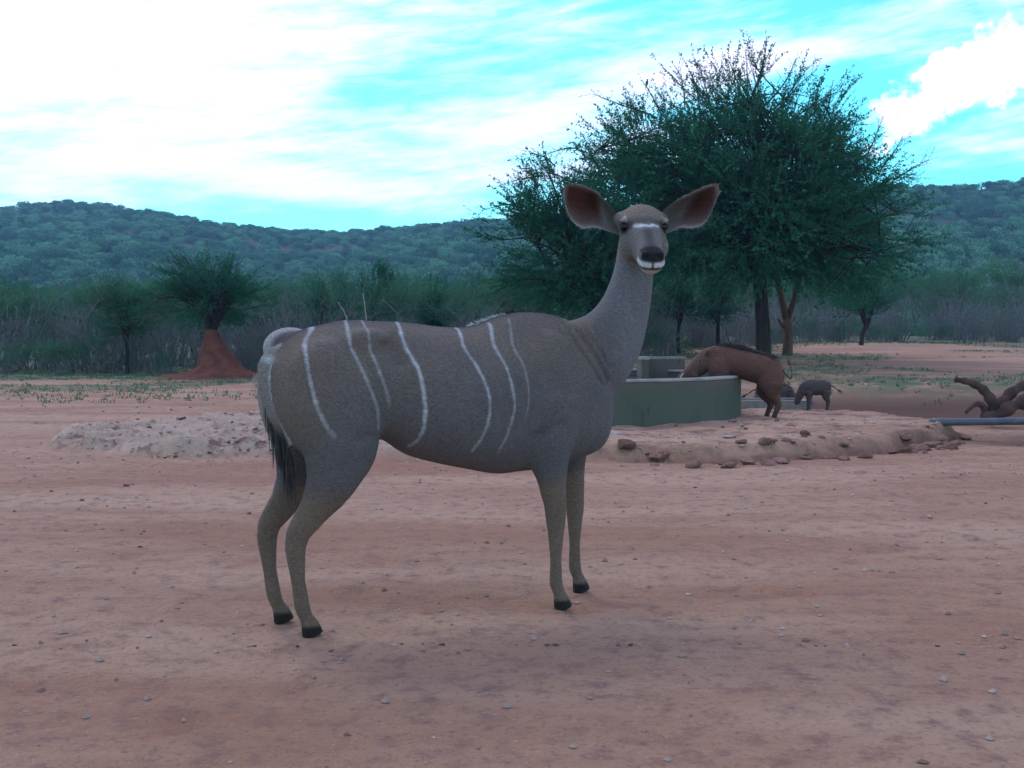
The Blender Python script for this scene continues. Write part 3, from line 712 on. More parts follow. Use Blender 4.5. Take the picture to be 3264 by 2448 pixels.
def seg_dist(P, poly):
    """distance of points P (n,2) to a polyline, with position along it 0..1"""
    poly = np.asarray(poly, float); best = np.full(len(P), 1e9); par = np.zeros(len(P)); m = len(poly) - 1
    for i in range(m):
        a, b = poly[i], poly[i + 1]; ab = b - a; t_ = np.clip(((P - a) @ ab) / (ab @ ab), 0, 1)
        d = np.linalg.norm(P - a - t_[:, None] * ab, axis=1); k = d < best
        best[k] = d[k]; par[k] = (i + t_[k]) / m
    return best, par
def spline(poly, n=24):
    poly = np.asarray(poly, float); t0 = np.linspace(0, len(poly) - 1, n); out = []
    pp = np.vstack([2 * poly[0] - poly[1], poly, 2 * poly[-1] - poly[-2]])
    for t_ in t0:
        i = min(int(t_), len(poly) - 2); u = t_ - i; p0, p1, p2, p3 = pp[i:i + 4]
        out.append(0.5 * (2 * p1 + (p2 - p0) * u + (2 * p0 - 5 * p1 + 4 * p2 - p3) * u * u + (3 * p1 - p0 - 3 * p2 + p3) * u ** 3))
    return np.array(out)

# ------------------------------------------------------------------ the kudu
KYAW = math.radians(22.9); KO = np.array([-0.2625, 4.475, 0.0])
kd = np.array([math.cos(KYAW), math.sin(KYAW), 0]); kn = np.array([-math.sin(KYAW), math.cos(KYAW), 0])
def k_loc(p):
    q = np.asarray(p, float) - KO; return np.stack([q @ kd, q @ kn, q[..., 2]], -1)
def lerp_tab(tab, n):
    tab = np.asarray(tab, float); s = np.linspace(0, len(tab) - 1, n); return np.stack([np.interp(s, np.arange(len(tab)), tab[:, c_]) for c_ in range(tab.shape[1])], -1)
mb = MB()
BODY = [(-0.745, 1.00, 0.84, 0.07), (-0.72, 1.075, 0.77, 0.13), (-0.68, 1.115, 0.73, 0.175), (-0.62, 1.160, 0.70, 0.20), (-0.52, 1.188, 0.68, 0.212), (-0.42, 1.206, 0.675, 0.216), (-0.30, 1.203, 0.735, 0.212),
        (-0.18, 1.198, 0.665, 0.232), (-0.05, 1.183, 0.625, 0.25), (0.08, 1.180, 0.595, 0.252), (0.20, 1.222, 0.57, 0.235), (0.30, 1.243, 0.575, 0.215), (0.42, 1.240, 0.58, 0.19), (0.52, 1.218, 0.60, 0.175),
        (0.62, 1.16, 0.625, 0.155), (0.69, 1.06, 0.655, 0.12), (0.73, 0.96, 0.71, 0.07)]
bt = np.asarray(BODY); sp = spline(bt, 60)
n = 40; th = np.arange(n) / n * 2 * np.pi; V = []
for X_, zt, zb, wd in sp:
    zc = (zt + zb) / 2; hh = (zt - zb) / 2; cz = np.cos(th); sy = np.sin(th)
    wide = wd * np.sign(sy) * np.abs(sy) ** 0.85 * (1 - 0.30 * np.clip(cz, 0, 1) ** 1.5)
    V.append(np.stack([np.full(n, X_), wide, zc + hh * np.sign(cz) * np.abs(cz) ** 0.92], -1))
m_ = len(V); V = np.concatenate(V + [np.array([[sp[0, 0] - 0.005, 0, 0.92], [sp[-1, 0] + 0.01, 0, 0.83]])])
i = np.arange(m_ - 1)[:, None] * n; j = np.arange(n)[None]
Q = np.stack([i + j, i + n + j, i + n + (j + 1) % n, i + (j + 1) % n], -1).reshape(-1, 4)
T = [(m_ * n, k, (k + 1) % n) for k in range(n)] + [(m_ * n + 1, (m_ - 1) * n + (k + 1) % n, (m_ - 1) * n + k) for k in range(n)]
mb.add(V, Q, T)
for s in (-1, 1):
    mb.ellipsoid((-0.53, 0.115 * s, 0.90), (0.185, 0.115, 0.24)); mb.ellipsoid((0.40, 0.105 * s, 0.90), (0.18, 0.09, 0.27))
    mb.ellipsoid((-0.375, 0.115 * s, 1.115), (0.10, 0.06, 0.06)); mb.ellipsoid((0.58, 0.07 * s, 0.86), (0.12, 0.085, 0.17))
mb.ellipsoid((-0.625, 0.085, 1.095), (0.11, 0.075, 0.085)); mb.ellipsoid((-0.69, 0.11, 0.93), (0.06, 0.09, 0.15))
def hind(s, dx_):
    y0 = 0.135 * s
    P_ = [(-0.50, y0, 0.92), (-0.485, y0, 0.80), (-0.485, y0, 0.69), (-0.52, y0, 0.58), (-0.585, y0 * .95, 0.48), (-0.645, y0 * .95, 0.40), (-0.655, y0 * .93, 0.34), (-0.645, y0 * .93, 0.22), (-0.63, y0 * .92, 0.115), (-0.615, y0 * .92, 0.075), (-0.60, y0 * .92, 0.045), (-0.59, y0 * .92, 0.005)]
    P_ = np.asarray(P_) + [dx_, 0, 0]
    P_[:, 2] = np.where(P_[:, 2] < .1, P_[:, 2], P_[:, 2])
    mb.loft(lerp_tab(P_, 40), lerp_tab(np.array([0.19, 0.18, 0.145, 0.10, 0.062, 0.047, 0.040, 0.027, 0.030, 0.026, 0.035, 0.043])[:, None], 40)[:, 0],
            lerp_tab(np.array([0.09, 0.085, 0.075, 0.058, 0.040, 0.034, 0.028, 0.020, 0.024, 0.022, 0.028, 0.033])[:, None], 40)[:, 0], n=18)
def fore(s, dx_):
    y0 = 0.125 * s
    P_ = np.asarray([(0.42, y0, 0.90), (0.40, y0, 0.76), (0.395, y0, 0.66), (0.41, y0, 0.56), (0.425, y0, 0.45), (0.43, y0, 0.375), (0.43, y0, 0.33), (0.43, y0, 0.22), (0.43, y0, 0.115), (0.445, y0, 0.075), (0.455, y0, 0.045), (0.465, y0, 0.005)]) + [dx_, 0, 0]
    mb.loft(lerp_tab(P_, 40), lerp_tab(np.array([0.14, 0.125, 0.10, 0.068, 0.048, 0.043, 0.036, 0.025, 0.029, 0.025, 0.034, 0.042])[:, None], 40)[:, 0],
            lerp_tab(np.array([0.085, 0.08, 0.07, 0.052, 0.040, 0.036, 0.028, 0.020, 0.024, 0.022, 0.028, 0.033])[:, None], 40)[:, 0], n=18)
hind(-1, 0.0); hind(1, -0.06); fore(-1, 0.0); fore(1, 0.21)
# neck (in the plane of the body, turning a little to the camera at the top)
NP = spline(np.array([(0.50, 0.0, 0.97), (0.63, 0.0, 1.03), (0.735, -0.005, 1.12), (0.80, -0.01, 1.23), (0.833, -0.02, 1.34), (0.848, -0.03, 1.44), (0.85, -0.045, 1.56)]), 30)
NA = spline(np.array([[0.20, 0.13], [0.20, 0.13], [0.162, 0.115], [0.122, 0.098], [0.100, 0.084], [0.088, 0.076], [0.078, 0.07]]), 30)
mb.loft(NP, NA[:, 0], NA[:, 1], n=26)
# head: frame measured from eyes and nose
eye_c = at(1391 * KD, 487 * KD, 4.70); nose_c = at(1412 * KD, 551 * KD, 4.475)
hf = unit(nose_c - eye_c); hr = unit(np.cross(hf, [0, 0, 1.0])); hr = -hr if hr[0] < 0 else hr; hu_ = np.cross(hr, hf); hu_ = hu_ if hu_[2] > 0 else -hu_
EC = k_loc(eye_c); HFl, HRl, HUl = [np.array([v @ kd, v @ kn, v[2]]) for v in (hf, hr, hu_)]
def hp(s, a, u): return EC + HFl * s + HRl * a + HUl * u
HEAD = [(-0.150, 0.040, 0.010, -0.070), (-0.125, 0.070, 0.040, -0.100), (-0.085, 0.092, 0.056, -0.120), (-0.045, 0.101, 0.056, -0.128), (0.0, 0.101, 0.044, -0.132), (0.04, 0.088, 0.032, -0.135), (0.09, 0.072, 0.022, -0.132),
        (0.14, 0.060, 0.015, -0.124), (0.19, 0.055, 0.011, -0.116), (0.225, 0.056, 0.006, -0.108), (0.25, 0.054, -0.004, -0.098), (0.268, 0.044, -0.018, -0.085), (0.277, 0.024, -0.035, -0.068)]
sp = spline(np.array(HEAD), 46); n = 32; th = np.arange(n) / n * 2 * np.pi; V = []
for s_, wd, tp, bt_ in sp:
    c0 = (tp + bt_) / 2; hh = (tp - bt_) / 2; cz = np.cos(th); sy = np.sin(th)
    jaw = 1 - 0.38 * np.clip(-cz, 0, 1) ** 1.3
    V.append(hp(s_, 0, 0)[None] + HRl[None] * (wd * np.sign(sy) * np.abs(sy) ** 0.8 * jaw)[:, None] + HUl[None] * (c0 + hh * np.sign(cz) * np.abs(cz) ** 0.85)[:, None])
m_ = len(V); V = np.concatenate(V + [hp(sp[0, 0], 0, -0.03)[None], hp(sp[-1, 0] + 0.003, 0, -0.05)[None]])
i = np.arange(m_ - 1)[:, None] * n; j = np.arange(n)[None]
mb.add(V, np.stack([i + j, i + n + j, i + n + (j + 1) % n, i + (j + 1) % n], -1).reshape(-1, 4),
       [(m_ * n, k, (k + 1) % n) for k in range(n)] + [(m_ * n + 1, (m_ - 1) * n + (k + 1) % n, (m_ - 1) * n + k) for k in range(n)])
for s in (-1, 1):       # brow, cheek, nostril wing, ear root
    mb.ellipsoid(hp(-0.004, 0.080 * s, 0.019), (0.032, 0.026, 0.016)); mb.ellipsoid(hp(0.012, 0.074 * s, -0.027), (0.030, 0.024, 0.014)); mb.ellipsoid(hp(0.05, 0.060 * s, -0.075), (0.05, 0.035, 0.06))
    mb.ellipsoid(hp(0.238, 0.030 * s, -0.018), (0.026, 0.024, 0.022)); mb.ellipsoid(hp(-0.085, 0.088 * s, -0.012), (0.038, 0.034, 0.036))
# tail dock
TP = spline(np.array([(-0.70, -0.015, 1.09), (-0.745, -0.045, 1.03), (-0.752, -0.065, 0.95), (-0.730, -0.085, 0.85), (-0.695, -0.10, 0.76), (-0.670, -0.105, 0.68)]), 24)
mb.loft(TP, np.linspace(0.034, 0.016, 24), np.linspace(0.030, 0.013, 24), n=12)
def relax(V):
    q = V - EC; s = q @ HFl; a = q @ HRl; u = q @ HUl
    inh = (s > -0.03) & (np.abs(a) < 0.14) & (u > -0.16) & (s < 0.32)
    leg = (V[:, 2] < 0.5)
    hw = 0.08 + 0.9 * sstep(0.06, -0.10, s)
    return np.where(inh | ((s > -0.18) & (np.abs(a) < 0.17) & (u > -0.13)), hw, np.where(leg, 0.12, 1.0))
kme, KV, KN = fuse(mb, 0.0055, relax, 38)
# neck creases, tendon lines, muscle relief on the near side
near = KN[:, 1] < 0.15
XZ = KV[:, [0, 2]]
def dl(pts, off=-0.16):
    out = []
    for (ud, vd) in pts:
        d = at(ud * KD, vd * KD, 4.5) - np.array([0, 0, CAMH]); o_ = np.array([0, 0, CAMH])
        t_ = ((KO + kn * off - o_) @ kn) / (d @ kn); p = o_ + d * t_; q = p - KO; out.append((q @ kd, p[2]))
    return np.array(out)
disp = np.zeros(len(KV))
for pts_, amp, wd in [([(1238, 690), (1252, 730), (1275, 775), (1300, 815), (1318, 845)], 0.012, 0.008), ([(1258, 686), (1272, 725), (1296, 770), (1318, 810), (1326, 838)], 0.013, 0.009),
                      ([(1276, 690), (1290, 730), (1312, 770), (1326, 800)], 0.009, 0.008), ([(1222, 700), (1232, 740), (1250, 790)], 0.006, 0.010),
                      ([(1160, 800), (1135, 870), (1120, 950)], 0.008, 0.022), ([(1215, 905), (1180, 930), (1130, 950)], 0.010, 0.020), ([(830, 950), (790, 940), (745, 950)], 0.006, 0.015),
                      ([(836, 728), (850, 760), (855, 795)], 0.026, 0.034), ([(1378, 610), (1376, 650), (1385, 700)], 0.006, 0.012)]:
    d_, par = seg_dist(XZ, spline(dl(pts_), 20)); disp -= amp * np.exp(-(d_ / wd) ** 2) * np.clip(np.minimum(par, 1 - par) * 6, 0.0, 1) * near
ribs = np.cos((KV[:, 0] + 0.25 * (KV[:, 2] - 0.9)) * 2 * np.pi / 0.062) * 0.0012 * sstep(-0.22, -0.1, KV[:, 0]) * sstep(0.3, 0.2, KV[:, 0]) * sstep(0.68, 0.8, KV[:, 2]) * sstep(1.12, 1.0, KV[:, 2])
disp += ribs
KV2 = KV + KN * disp[:, None]
# face shape: eye sockets, nostrils, mouth line
q = KV2 - EC; hs_, ha, hu2 = q @ HFl, q @ HRl, q @ HUl
face = (hs_ > -0.16) & (np.abs(ha) < 0.16) & (hu2 > -0.15) & (hs_ < 0.33)
fd = np.zeros(len(KV))
for s in (-1, 1):
    fd -= 0.012 * np.exp(-(((hs_ - 0.005) / 0.024) ** 2 + ((hu2 + 0.004) / 0.017) ** 2)) * (np.sign(ha) == s) * (np.abs(ha) > 0.05)
    fd -= 0.012 * np.exp(-(((ha - 0.024 * s) / 0.010) ** 2 + ((hu2 + 0.010) / 0.009) ** 2)) * (hs_ > 0.225)
fd -= 0.006 * np.exp(-((hu2 + 0.061) / 0.006) ** 2) * sstep(0.17, 0.20, hs_)
fd -= 0.004 * np.exp(-(ha / 0.005) ** 2) * (hs_ > 0.24) * (hu2 < -0.02) * (hu2 > -0.061)
KV2 = KV2 + KN * (fd * face)[:, None]
kme.vertices.foreach_set('co', KV2.astype(np.float32).ravel()); kme.update()
# ---- coat colours
V = KV2; Xk, Yk, Zk = V.T
nz = fbm(Xk * 6, Zk * 6 + Yk * 4, 4); nf = fbm(Xk * 60 + Yk * 31, Zk * 60, 2)
C = np.tile(np.array([0.132, 0.117, 0.116]), (len(V), 1))
def blend(C, m_, col): m_ = np.clip(m_, 0, 1)[:, None]; return C * (1 - m_) + np.asarray(col) * m_
C = blend(C, sstep(0.85, 1.15, Zk + 0.25 * nz) * (Xk < 0.62) * 0.8, (0.172, 0.132, 0.102))
C = blend(C, sstep(-0.45, -0.70, Xk + 0.1 * nz) * 0.7 * (Yk < 0.02), (0.170, 0.125, 0.090))
C = blend(C, sstep(0.80, 0.66, Zk) * 0.5, (0.112, 0.100, 0.108))
C = blend(C, sstep(0.66, 0.80, Xk) * 0.8, (0.185, 0.176, 0.186))
C = blend(C, sstep(0.60, 0.50, Zk) * 0.9, (0.19, 0.13, 0.09))
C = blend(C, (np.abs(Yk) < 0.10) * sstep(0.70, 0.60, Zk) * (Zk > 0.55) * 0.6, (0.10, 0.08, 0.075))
C = blend(C, sstep(0.055, 0.035, Zk), (0.02, 0.017, 0.015))
# dark spine
C = blend(C, np.exp(-(np.clip(Yk + 0.01, -1, 1) / 0.046) ** 2) * (Zk > 1.08) * (Xk < 0.5) * (Xk > -0.70), (0.035, 0.030, 0.032))
# far hip paled, its skylight painted into the coat; pale tail
C = blend(C, sstep(0.03, 0.055, Yk) * (Xk < -0.54) * (Zk > 1.03), (0.36, 0.34, 0.335))
C = blend(C, sstep(0.0, 0.04, Yk) * (Xk < -0.66) * (Zk < 1.03) * (Zk > 0.6) * 0.7, (0.26, 0.225, 0.20))
td = np.min(np.linalg.norm(V[:, None, :] - TP[None, ::3], axis=2), axis=1) if len(V) < 50000 else None
if td is None:
    sel = np.where((Xk < -0.6) & (Zk > 0.6))[0]; td = np.ones(len(V)); td[sel] = np.min(np.linalg.norm(V[sel][:, None, :] - TP[None], axis=2), axis=1)
ist = (td < 0.036) & (Xk < -0.66)
C = blend(C, ist * 1.0, (0.22, 0.19, 0.165)); C = blend(C, ist * sstep(0.86, 0.74, Zk), (0.04, 0.035, 0.035))
C = blend(C, ist * sstep(0.006, 0.02, Xk - np.interp(Zk, TP[::-1, 2], TP[::-1, 0])) * (Zk < 1.04), (0.40, 0.40, 0.42))
C = blend(C, np.exp(-(((Xk + 0.735) / 0.02) ** 2 + ((Zk - 1.055) / 0.014) ** 2 + ((Yk + 0.05) / 0.04) ** 2)), (0.5, 0.5, 0.5))
# white flank stripes (measured), slightly ragged
STR = [[(-0.56, 1.18), (-0.612, 1.111), (-0.616, 1.034), (-0.608, 0.966), (-0.588, 0.88), (-0.554, 0.81), (-0.52, 0.766)],
       [(-0.429, 1.212), (-0.447, 1.119), (-0.412, 1.014), (-0.377, 0.927), (-0.35, 0.856), (-0.345, 0.786)],
       [(-0.365, 1.207), (-0.376, 1.118), (-0.353, 1.031), (-0.323, 0.943), (-0.305, 0.873)],
       [(-0.224, 1.204), (-0.231, 1.118), (-0.194, 1.012), (-0.176, 0.905), (-0.171, 0.833), (-0.176, 0.762), (-0.205, 0.71)],
       [(0.028, 1.181), (0.014, 1.099), (0.053, 1.008), (0.082, 0.917), (0.085, 0.844), (0.072, 0.772), (0.033, 0.691)],
       [(0.159, 1.191), (0.141, 1.108), (0.17, 1.025), (0.19, 0.933), (0.196, 0.86), (0.18, 0.777), (0.144, 0.677)],
       [(0.241, 1.21), (0.22, 1.107), (0.25, 1.024), (0.266, 0.932), (0.266, 0.858), (0.25, 0.803)]]
SW = [0.75, 0.6, 0.5, 1.0, 0.85, 0.7, 0.38]
for st, am in zip(STR, SW):
    d_, par = seg_dist(XZ, spline(st, 40)); wdt = 0.0045 + 0.0032 * am + 0.004 * nf + 0.004 * nz
    fade = (1 - 0.55 * sstep(0.55, 1.0, par)) * np.where(par >= 0.999, np.exp(-(d_ / 0.01) ** 2), 1)
    m_ = np.clip(1.35 - d_ / wdt, 0, 1) * fade * am * np.clip(0.9 + 1.0 * nf, 0.35, 1.05) * (np.abs(Yk) > -1) * (Zk > 0.55)
    C = blend(C, m_, (0.50, 0.50, 0.51))
# face
cheek = face & (hs_ > -0.12)
C = blend(C, cheek * 0.8, (0.185, 0.158, 0.132))
C = blend(C, cheek * sstep(0.012, 0.03, hu2) * sstep(0.10, 0.0, hs_) * 0.8, (0.20, 0.150, 0.108))
C = blend(C, cheek * np.exp(-(ha / 0.026) ** 2) * sstep(0.06, 0.09, hs_) * (hu2 > -0.03) * 0.9, (0.050, 0.042, 0.043))
C = blend(C, cheek * np.exp(-((hs_ - 0.022 - 0.10 * np.abs(ha)) / 0.022) ** 2) * sstep(0.0, 0.02, hu2) * (np.abs(ha) < 0.085) * 0.8, (0.075, 0.068, 0.070))
wv = np.exp(-((hs_ - (0.058 - 0.35 * np.clip(np.abs(ha) - 0.03, 0, 1) - 0.10 * np.abs(ha) + 0.004 * nf / 0.2)) / 0.0085) ** 2) * (hu2 > -0.015) * sstep(0.062, 0.045, np.abs(ha))
C = blend(C, cheek * wv * 1.1, (0.62, 0.61, 0.61))
for s in (-1, 1):
    C = blend(C, cheek * np.exp(-(((hs_ - 0.008) / 0.032) ** 2 + ((hu2 + 0.005) / 0.022) ** 2)) * (ha * s > 0.05) * 2.0, (0.015, 0.012, 0.012))
    C = blend(C, cheek * np.exp(-(((hs_ + 0.012) / 0.03) ** 2 + ((hu2 - 0.028) / 0.008) ** 2)) * (ha * s > 0.078) * 0.8, (0.55, 0.52, 0.50))
muz = cheek & (hs_ > 0.185)
C = blend(C, muz * sstep(0.19, 0.215, hs_) * sstep(-0.036, -0.024, hu2 + 0.012 * np.exp(-(ha / 0.012) ** 2) - 0.10 * np.clip(np.abs(ha) - 0.03, 0, 1)) * sstep(0.052, 0.042, np.abs(ha)), (0.012, 0.011, 0.013))
C = blend(C, muz * sstep(0.205, 0.225, hs_) * np.exp(-((hu2 + 0.046) / 0.0145) ** 4) * (hu2 < -0.026 + 0.5 * np.clip(np.abs(ha) - 0.03, 0, 1)), (0.80, 0.78, 0.77))
C = blend(C, muz * np.exp(-((hu2 + 0.0615) / 0.0042) ** 2) * 1.2, (0.03, 0.022, 0.022))
C = blend(C, muz * np.exp(-(ha / 0.006) ** 2) * (hu2 < -0.02) * (hu2 > -0.062) * (hs_ > 0.23), (0.03, 0.025, 0.025))
C = blend(C, (cheek & (hs_ > 0.16)) * sstep(-0.066, -0.074, hu2), (0.52, 0.45, 0.42))
C = blend(C, cheek * np.exp(-(((hs_ - 0.12) / 0.02) ** 2 + ((hu2 + 0.06) / 0.008) ** 2)) * 0.5, (0.09, 0.075, 0.07))
C *= (1.22 * (1 + 0.22 * nz + 0.07 * nf))[:, None]
set_cols(kme, np.clip(C, 0.005, 0.85))
# ears: cupped shells joined to the same skin
KD_ = lambda p, y: at(p[0] * KD, p[1] * KD, y)
def ear(top, bot, y_root, y_tip, inner_from, cup, fold):
    nu, nv = 26, 17
    tp = spline(np.array(top), nu); bo = spline(np.array(bot), nu); Vv = []; Cc = []
    for layer in (0, 1):
        for i in range(nu):
            u = i / (nu - 1); yb = y_root * (1 - u) + y_tip * u
            for k in range(nv):
                v_ = k / (nv - 1); p2 = tp[i] * (1 - v_) + bo[i] * v_
                dep = cup * math.sin(math.pi * v_) * math.sin(math.pi * min(1, 0.12 + u * 0.86)) ** 0.7 + (0.006 if layer else 0) * min(1, 4 * v_, 4 * (1 - v_))
                Vv.append(k_loc(KD_(p2, yb + dep)))
                e = min(v_, 1 - v_, (1 - u) * 0.8)
                inner = np.array([0.150, 0.052, 0.038]); pale = np.array([0.46, 0.40, 0.37]); outc = np.array([0.150, 0.132, 0.120])
                if layer == 0:
                    edge = inner_from[0] + (inner_from[1] - inner_from[0]) * v_
                    w_ = float(sstep(edge - 0.05, edge + 0.06, u)); c_ = outc * (1 - w_) + inner * w_
                    fo_ = float(np.exp(-((u - edge + 0.10) / 0.055) ** 2) * sstep(0.15, 0.35, v_) * sstep(0.95, 0.8, v_)) * fold; c_ = c_ * (1 - fo_) + np.array([0.30, 0.235, 0.205]) * fo_
                    dk_ = float(np.exp(-((u - edge - 0.14) / 0.12) ** 2) * sstep(0.7, 0.2, v_)) * 0.75; c_ = c_ * (1 - dk_) + np.array([0.040, 0.017, 0.014]) * dk_
                    lo_ = float(sstep(0.55, 1.0, v_)); c_ = c_ * (1 - 0.6 * lo_) + np.array([0.24, 0.185, 0.175]) * 0.6 * lo_
                    w_ = float(sstep(0.09, 0.0, e)) * min(1, u * 3); c_ = c_ * (1 - w_) + pale * w_
                else: c_ = outc
                Cc.append(c_)
    I = lambda l, i, k: l * nu * nv + i * nv + k
    Qe = [(I(0, i, k), I(0, i, k + 1), I(0, i + 1, k + 1), I(0, i + 1, k)) for i in range(nu - 1) for k in range(nv - 1)]
    Qe += [(I(1, i, k), I(1, i + 1, k), I(1, i + 1, k + 1), I(1, i, k + 1)) for i in range(nu - 1) for k in range(nv - 1)]
    return np.array(Vv), Qe, np.array(Cc)
earL = ear([(1330, 456), (1303.6, 429), (1289, 414.4), (1265, 403.4), (1241, 398.2), (1220, 401)], [(1338, 508), (1306, 497), (1281.6, 490.7), (1256, 492), (1231, 470), (1214.5, 422)], 4.75, 4.78, (0.36, 0.26), 0.10, 0.9)
earR = ear([(1432, 454), (1458, 434.6), (1480, 422.7), (1505.8, 410.7), (1529.7, 401.2), (1551.8, 398.4)], [(1436, 506), (1454.3, 499), (1470.9, 490.7), (1498.5, 492), (1526, 477), (1555, 414.4)], 4.75, 4.78, (0.60, 0.32), 0.10, 0.4)
emb = MB(); emb.add(earL[0], earL[1]); emb.add(earR[0], earR[1]); eme = emb.mesh('ears'); set_cols(eme, np.concatenate([earL[2], earR[2]]))
M_kudu = coat_mat('kudu_coat', 0.72, 0.8, (75, 110, 130), 0.42)
kudu = obj('kudu', kme, M_kudu, None, tuple(KO), KYAW)
eo = obj('ears_tmp', eme, M_kudu, None, tuple(KO), KYAW)
with bpy.context.temp_override(active_object=kudu, object=kudu, selected_objects=[kudu, eo], selected_editable_objects=[kudu, eo]):
    bpy.ops.object.join()
kudu.data.polygons.foreach_set('use_smooth', np.ones(len(kudu.data.polygons), bool))
tag(kudu, 'grey brown female kudu with thin white flank stripes standing side on, head turned', 'kudu')
m_eye, t, b = bsdf('dark_eye', 0.14, 0.35); b.inputs['Base Color'].default_value = (0.004, 0.003, 0.003, 1)
for s in (-1, 1):
    mb = MB(); mb.ellipsoid((0, 0, 0), (0.0245, 0.023, 0.0175), 20, 14); o = obj('eye', mb.mesh('eye'), m_eye, kudu); o.location = hp(0.008, 0.0810 * s, -0.004)
M_tnhair = noise_mat('tan_hair', (0.24, 0.20, 0.17), (0.34, 0.30, 0.27), 30, 0.7, 0.3)
r = np.random.default_rng(76)
for EV, lab_ in ((earL, 0), (earR, 1)):
    G = EV[0][:26 * 17].reshape(26, 17, 3); nE = 260; ui = r.uniform(6, 25, nE); sidev = r.choice([0, 16], nE); i0_ = ui.astype(int); fr_ = (ui - i0_)[:, None]
    i1_ = np.minimum(i0_ + 1, 25); Pe = G[i0_, sidev] * (1 - fr_) + G[i1_, sidev] * fr_; inn = G[i0_, np.where(sidev == 0, 3, 13)]
    Vh, Qh = strands(Pe, unit(Pe - inn) * 0.8 + unit(G[i1_, sidev] - G[i0_, sidev] + 1e-6) * 0.6 + r.normal(0, 0.3, (nE, 3)), r.uniform(0.006, 0.016, nE), 0.0012, r, 2, 0.1)
    tag(obj('ear_fringe', mesh_from('ear_fringe', Vh, Qh), M_tnhair, kudu), kind='stuff')
# mane along the back
r = np.random.default_rng(77); n = 900
mx = np.concatenate([r.uniform(-0.66, 0.1, n // 3), r.uniform(0.1, 0.50, n - n // 3)])
topz = np.interp(mx, bt[:, 0], bt[:, 1]); Pm = np.stack([mx, r.normal(0, 0.008, n), topz - 0.012], -1)
Dm = np.stack([np.full(n, -0.55), r.normal(0, 0.15, n), np.full(n, 0.5)], -1) + r.normal(0, 0.12, (n, 3))
Lm = np.where(mx > 0.1, r.uniform(0.02, 0.05, n), r.uniform(0.008, 0.018, n)) * np.where(mx > 0.42, 0.5, 1)
isw = ((mx > 0.10) & (mx < 0.27)) | (np.abs(mx + 0.52) < 0.03) | (np.abs(mx + 0.40) < 0.03) | (np.abs(mx + 0.22) < 0.03)
M_dkhair = noise_mat('dark_hair', (0.03, 0.026, 0.027), (0.07, 0.058, 0.052), 30, 0.7, 0.3); M_lthair = noise_mat('white_hair', (0.50, 0.49, 0.48), (0.66, 0.65, 0.64), 30, 0.7, 0.3)
Vh, Qh = strands(Pm[~isw], Dm[~isw], Lm[~isw], 0.0022, r); tag(obj('mane', mesh_from('mane', Vh, Qh), M_dkhair, kudu), kind='stuff')
Vh, Qh = strands(Pm[isw], Dm[isw], Lm[isw] * 0.8, 0.0020, r); tag(obj('white_mane', mesh_from('white_mane', Vh, Qh), M_lthair, kudu), kind='stuff')
# tail hair
n = 420; s_ = r.uniform(0.55, 1.0, n); Pt = np.stack([np.interp(s_, np.linspace(0, 1, 24), TP[:, c_]) for c_ in range(3)], -1) + r.normal(0, 0.007, (n, 3))
Vh, Qh = strands(Pt, np.stack([r.normal(0.08, 0.05, n), r.normal(0, 0.06, n), np.full(n, -1.0)], -1), r.uniform(0.05, 0.16, n), 0.0025, r); obj('tail_tuft', mesh_from('tail_tuft', Vh, Qh), M_dkhair, kudu)
n = 70; s_ = r.uniform(0.10, 0.40, n); Pt = np.stack([np.interp(s_, np.linspace(0, 1, 24), TP[:, c_]) for c_ in range(3)], -1) + r.normal(0, 0.012, (n, 3)) + [-0.012, 0.01, 0]
Vh, Qh = strands(Pt, np.stack([r.normal(-0.25, 0.12, n), r.normal(0, 0.15, n), np.full(n, -1.0)], -1), r.uniform(0.02, 0.04, n), 0.002, r); obj('tail_fringe', mesh_from('tail_fringe', Vh, Qh), M_tnhair, kudu)

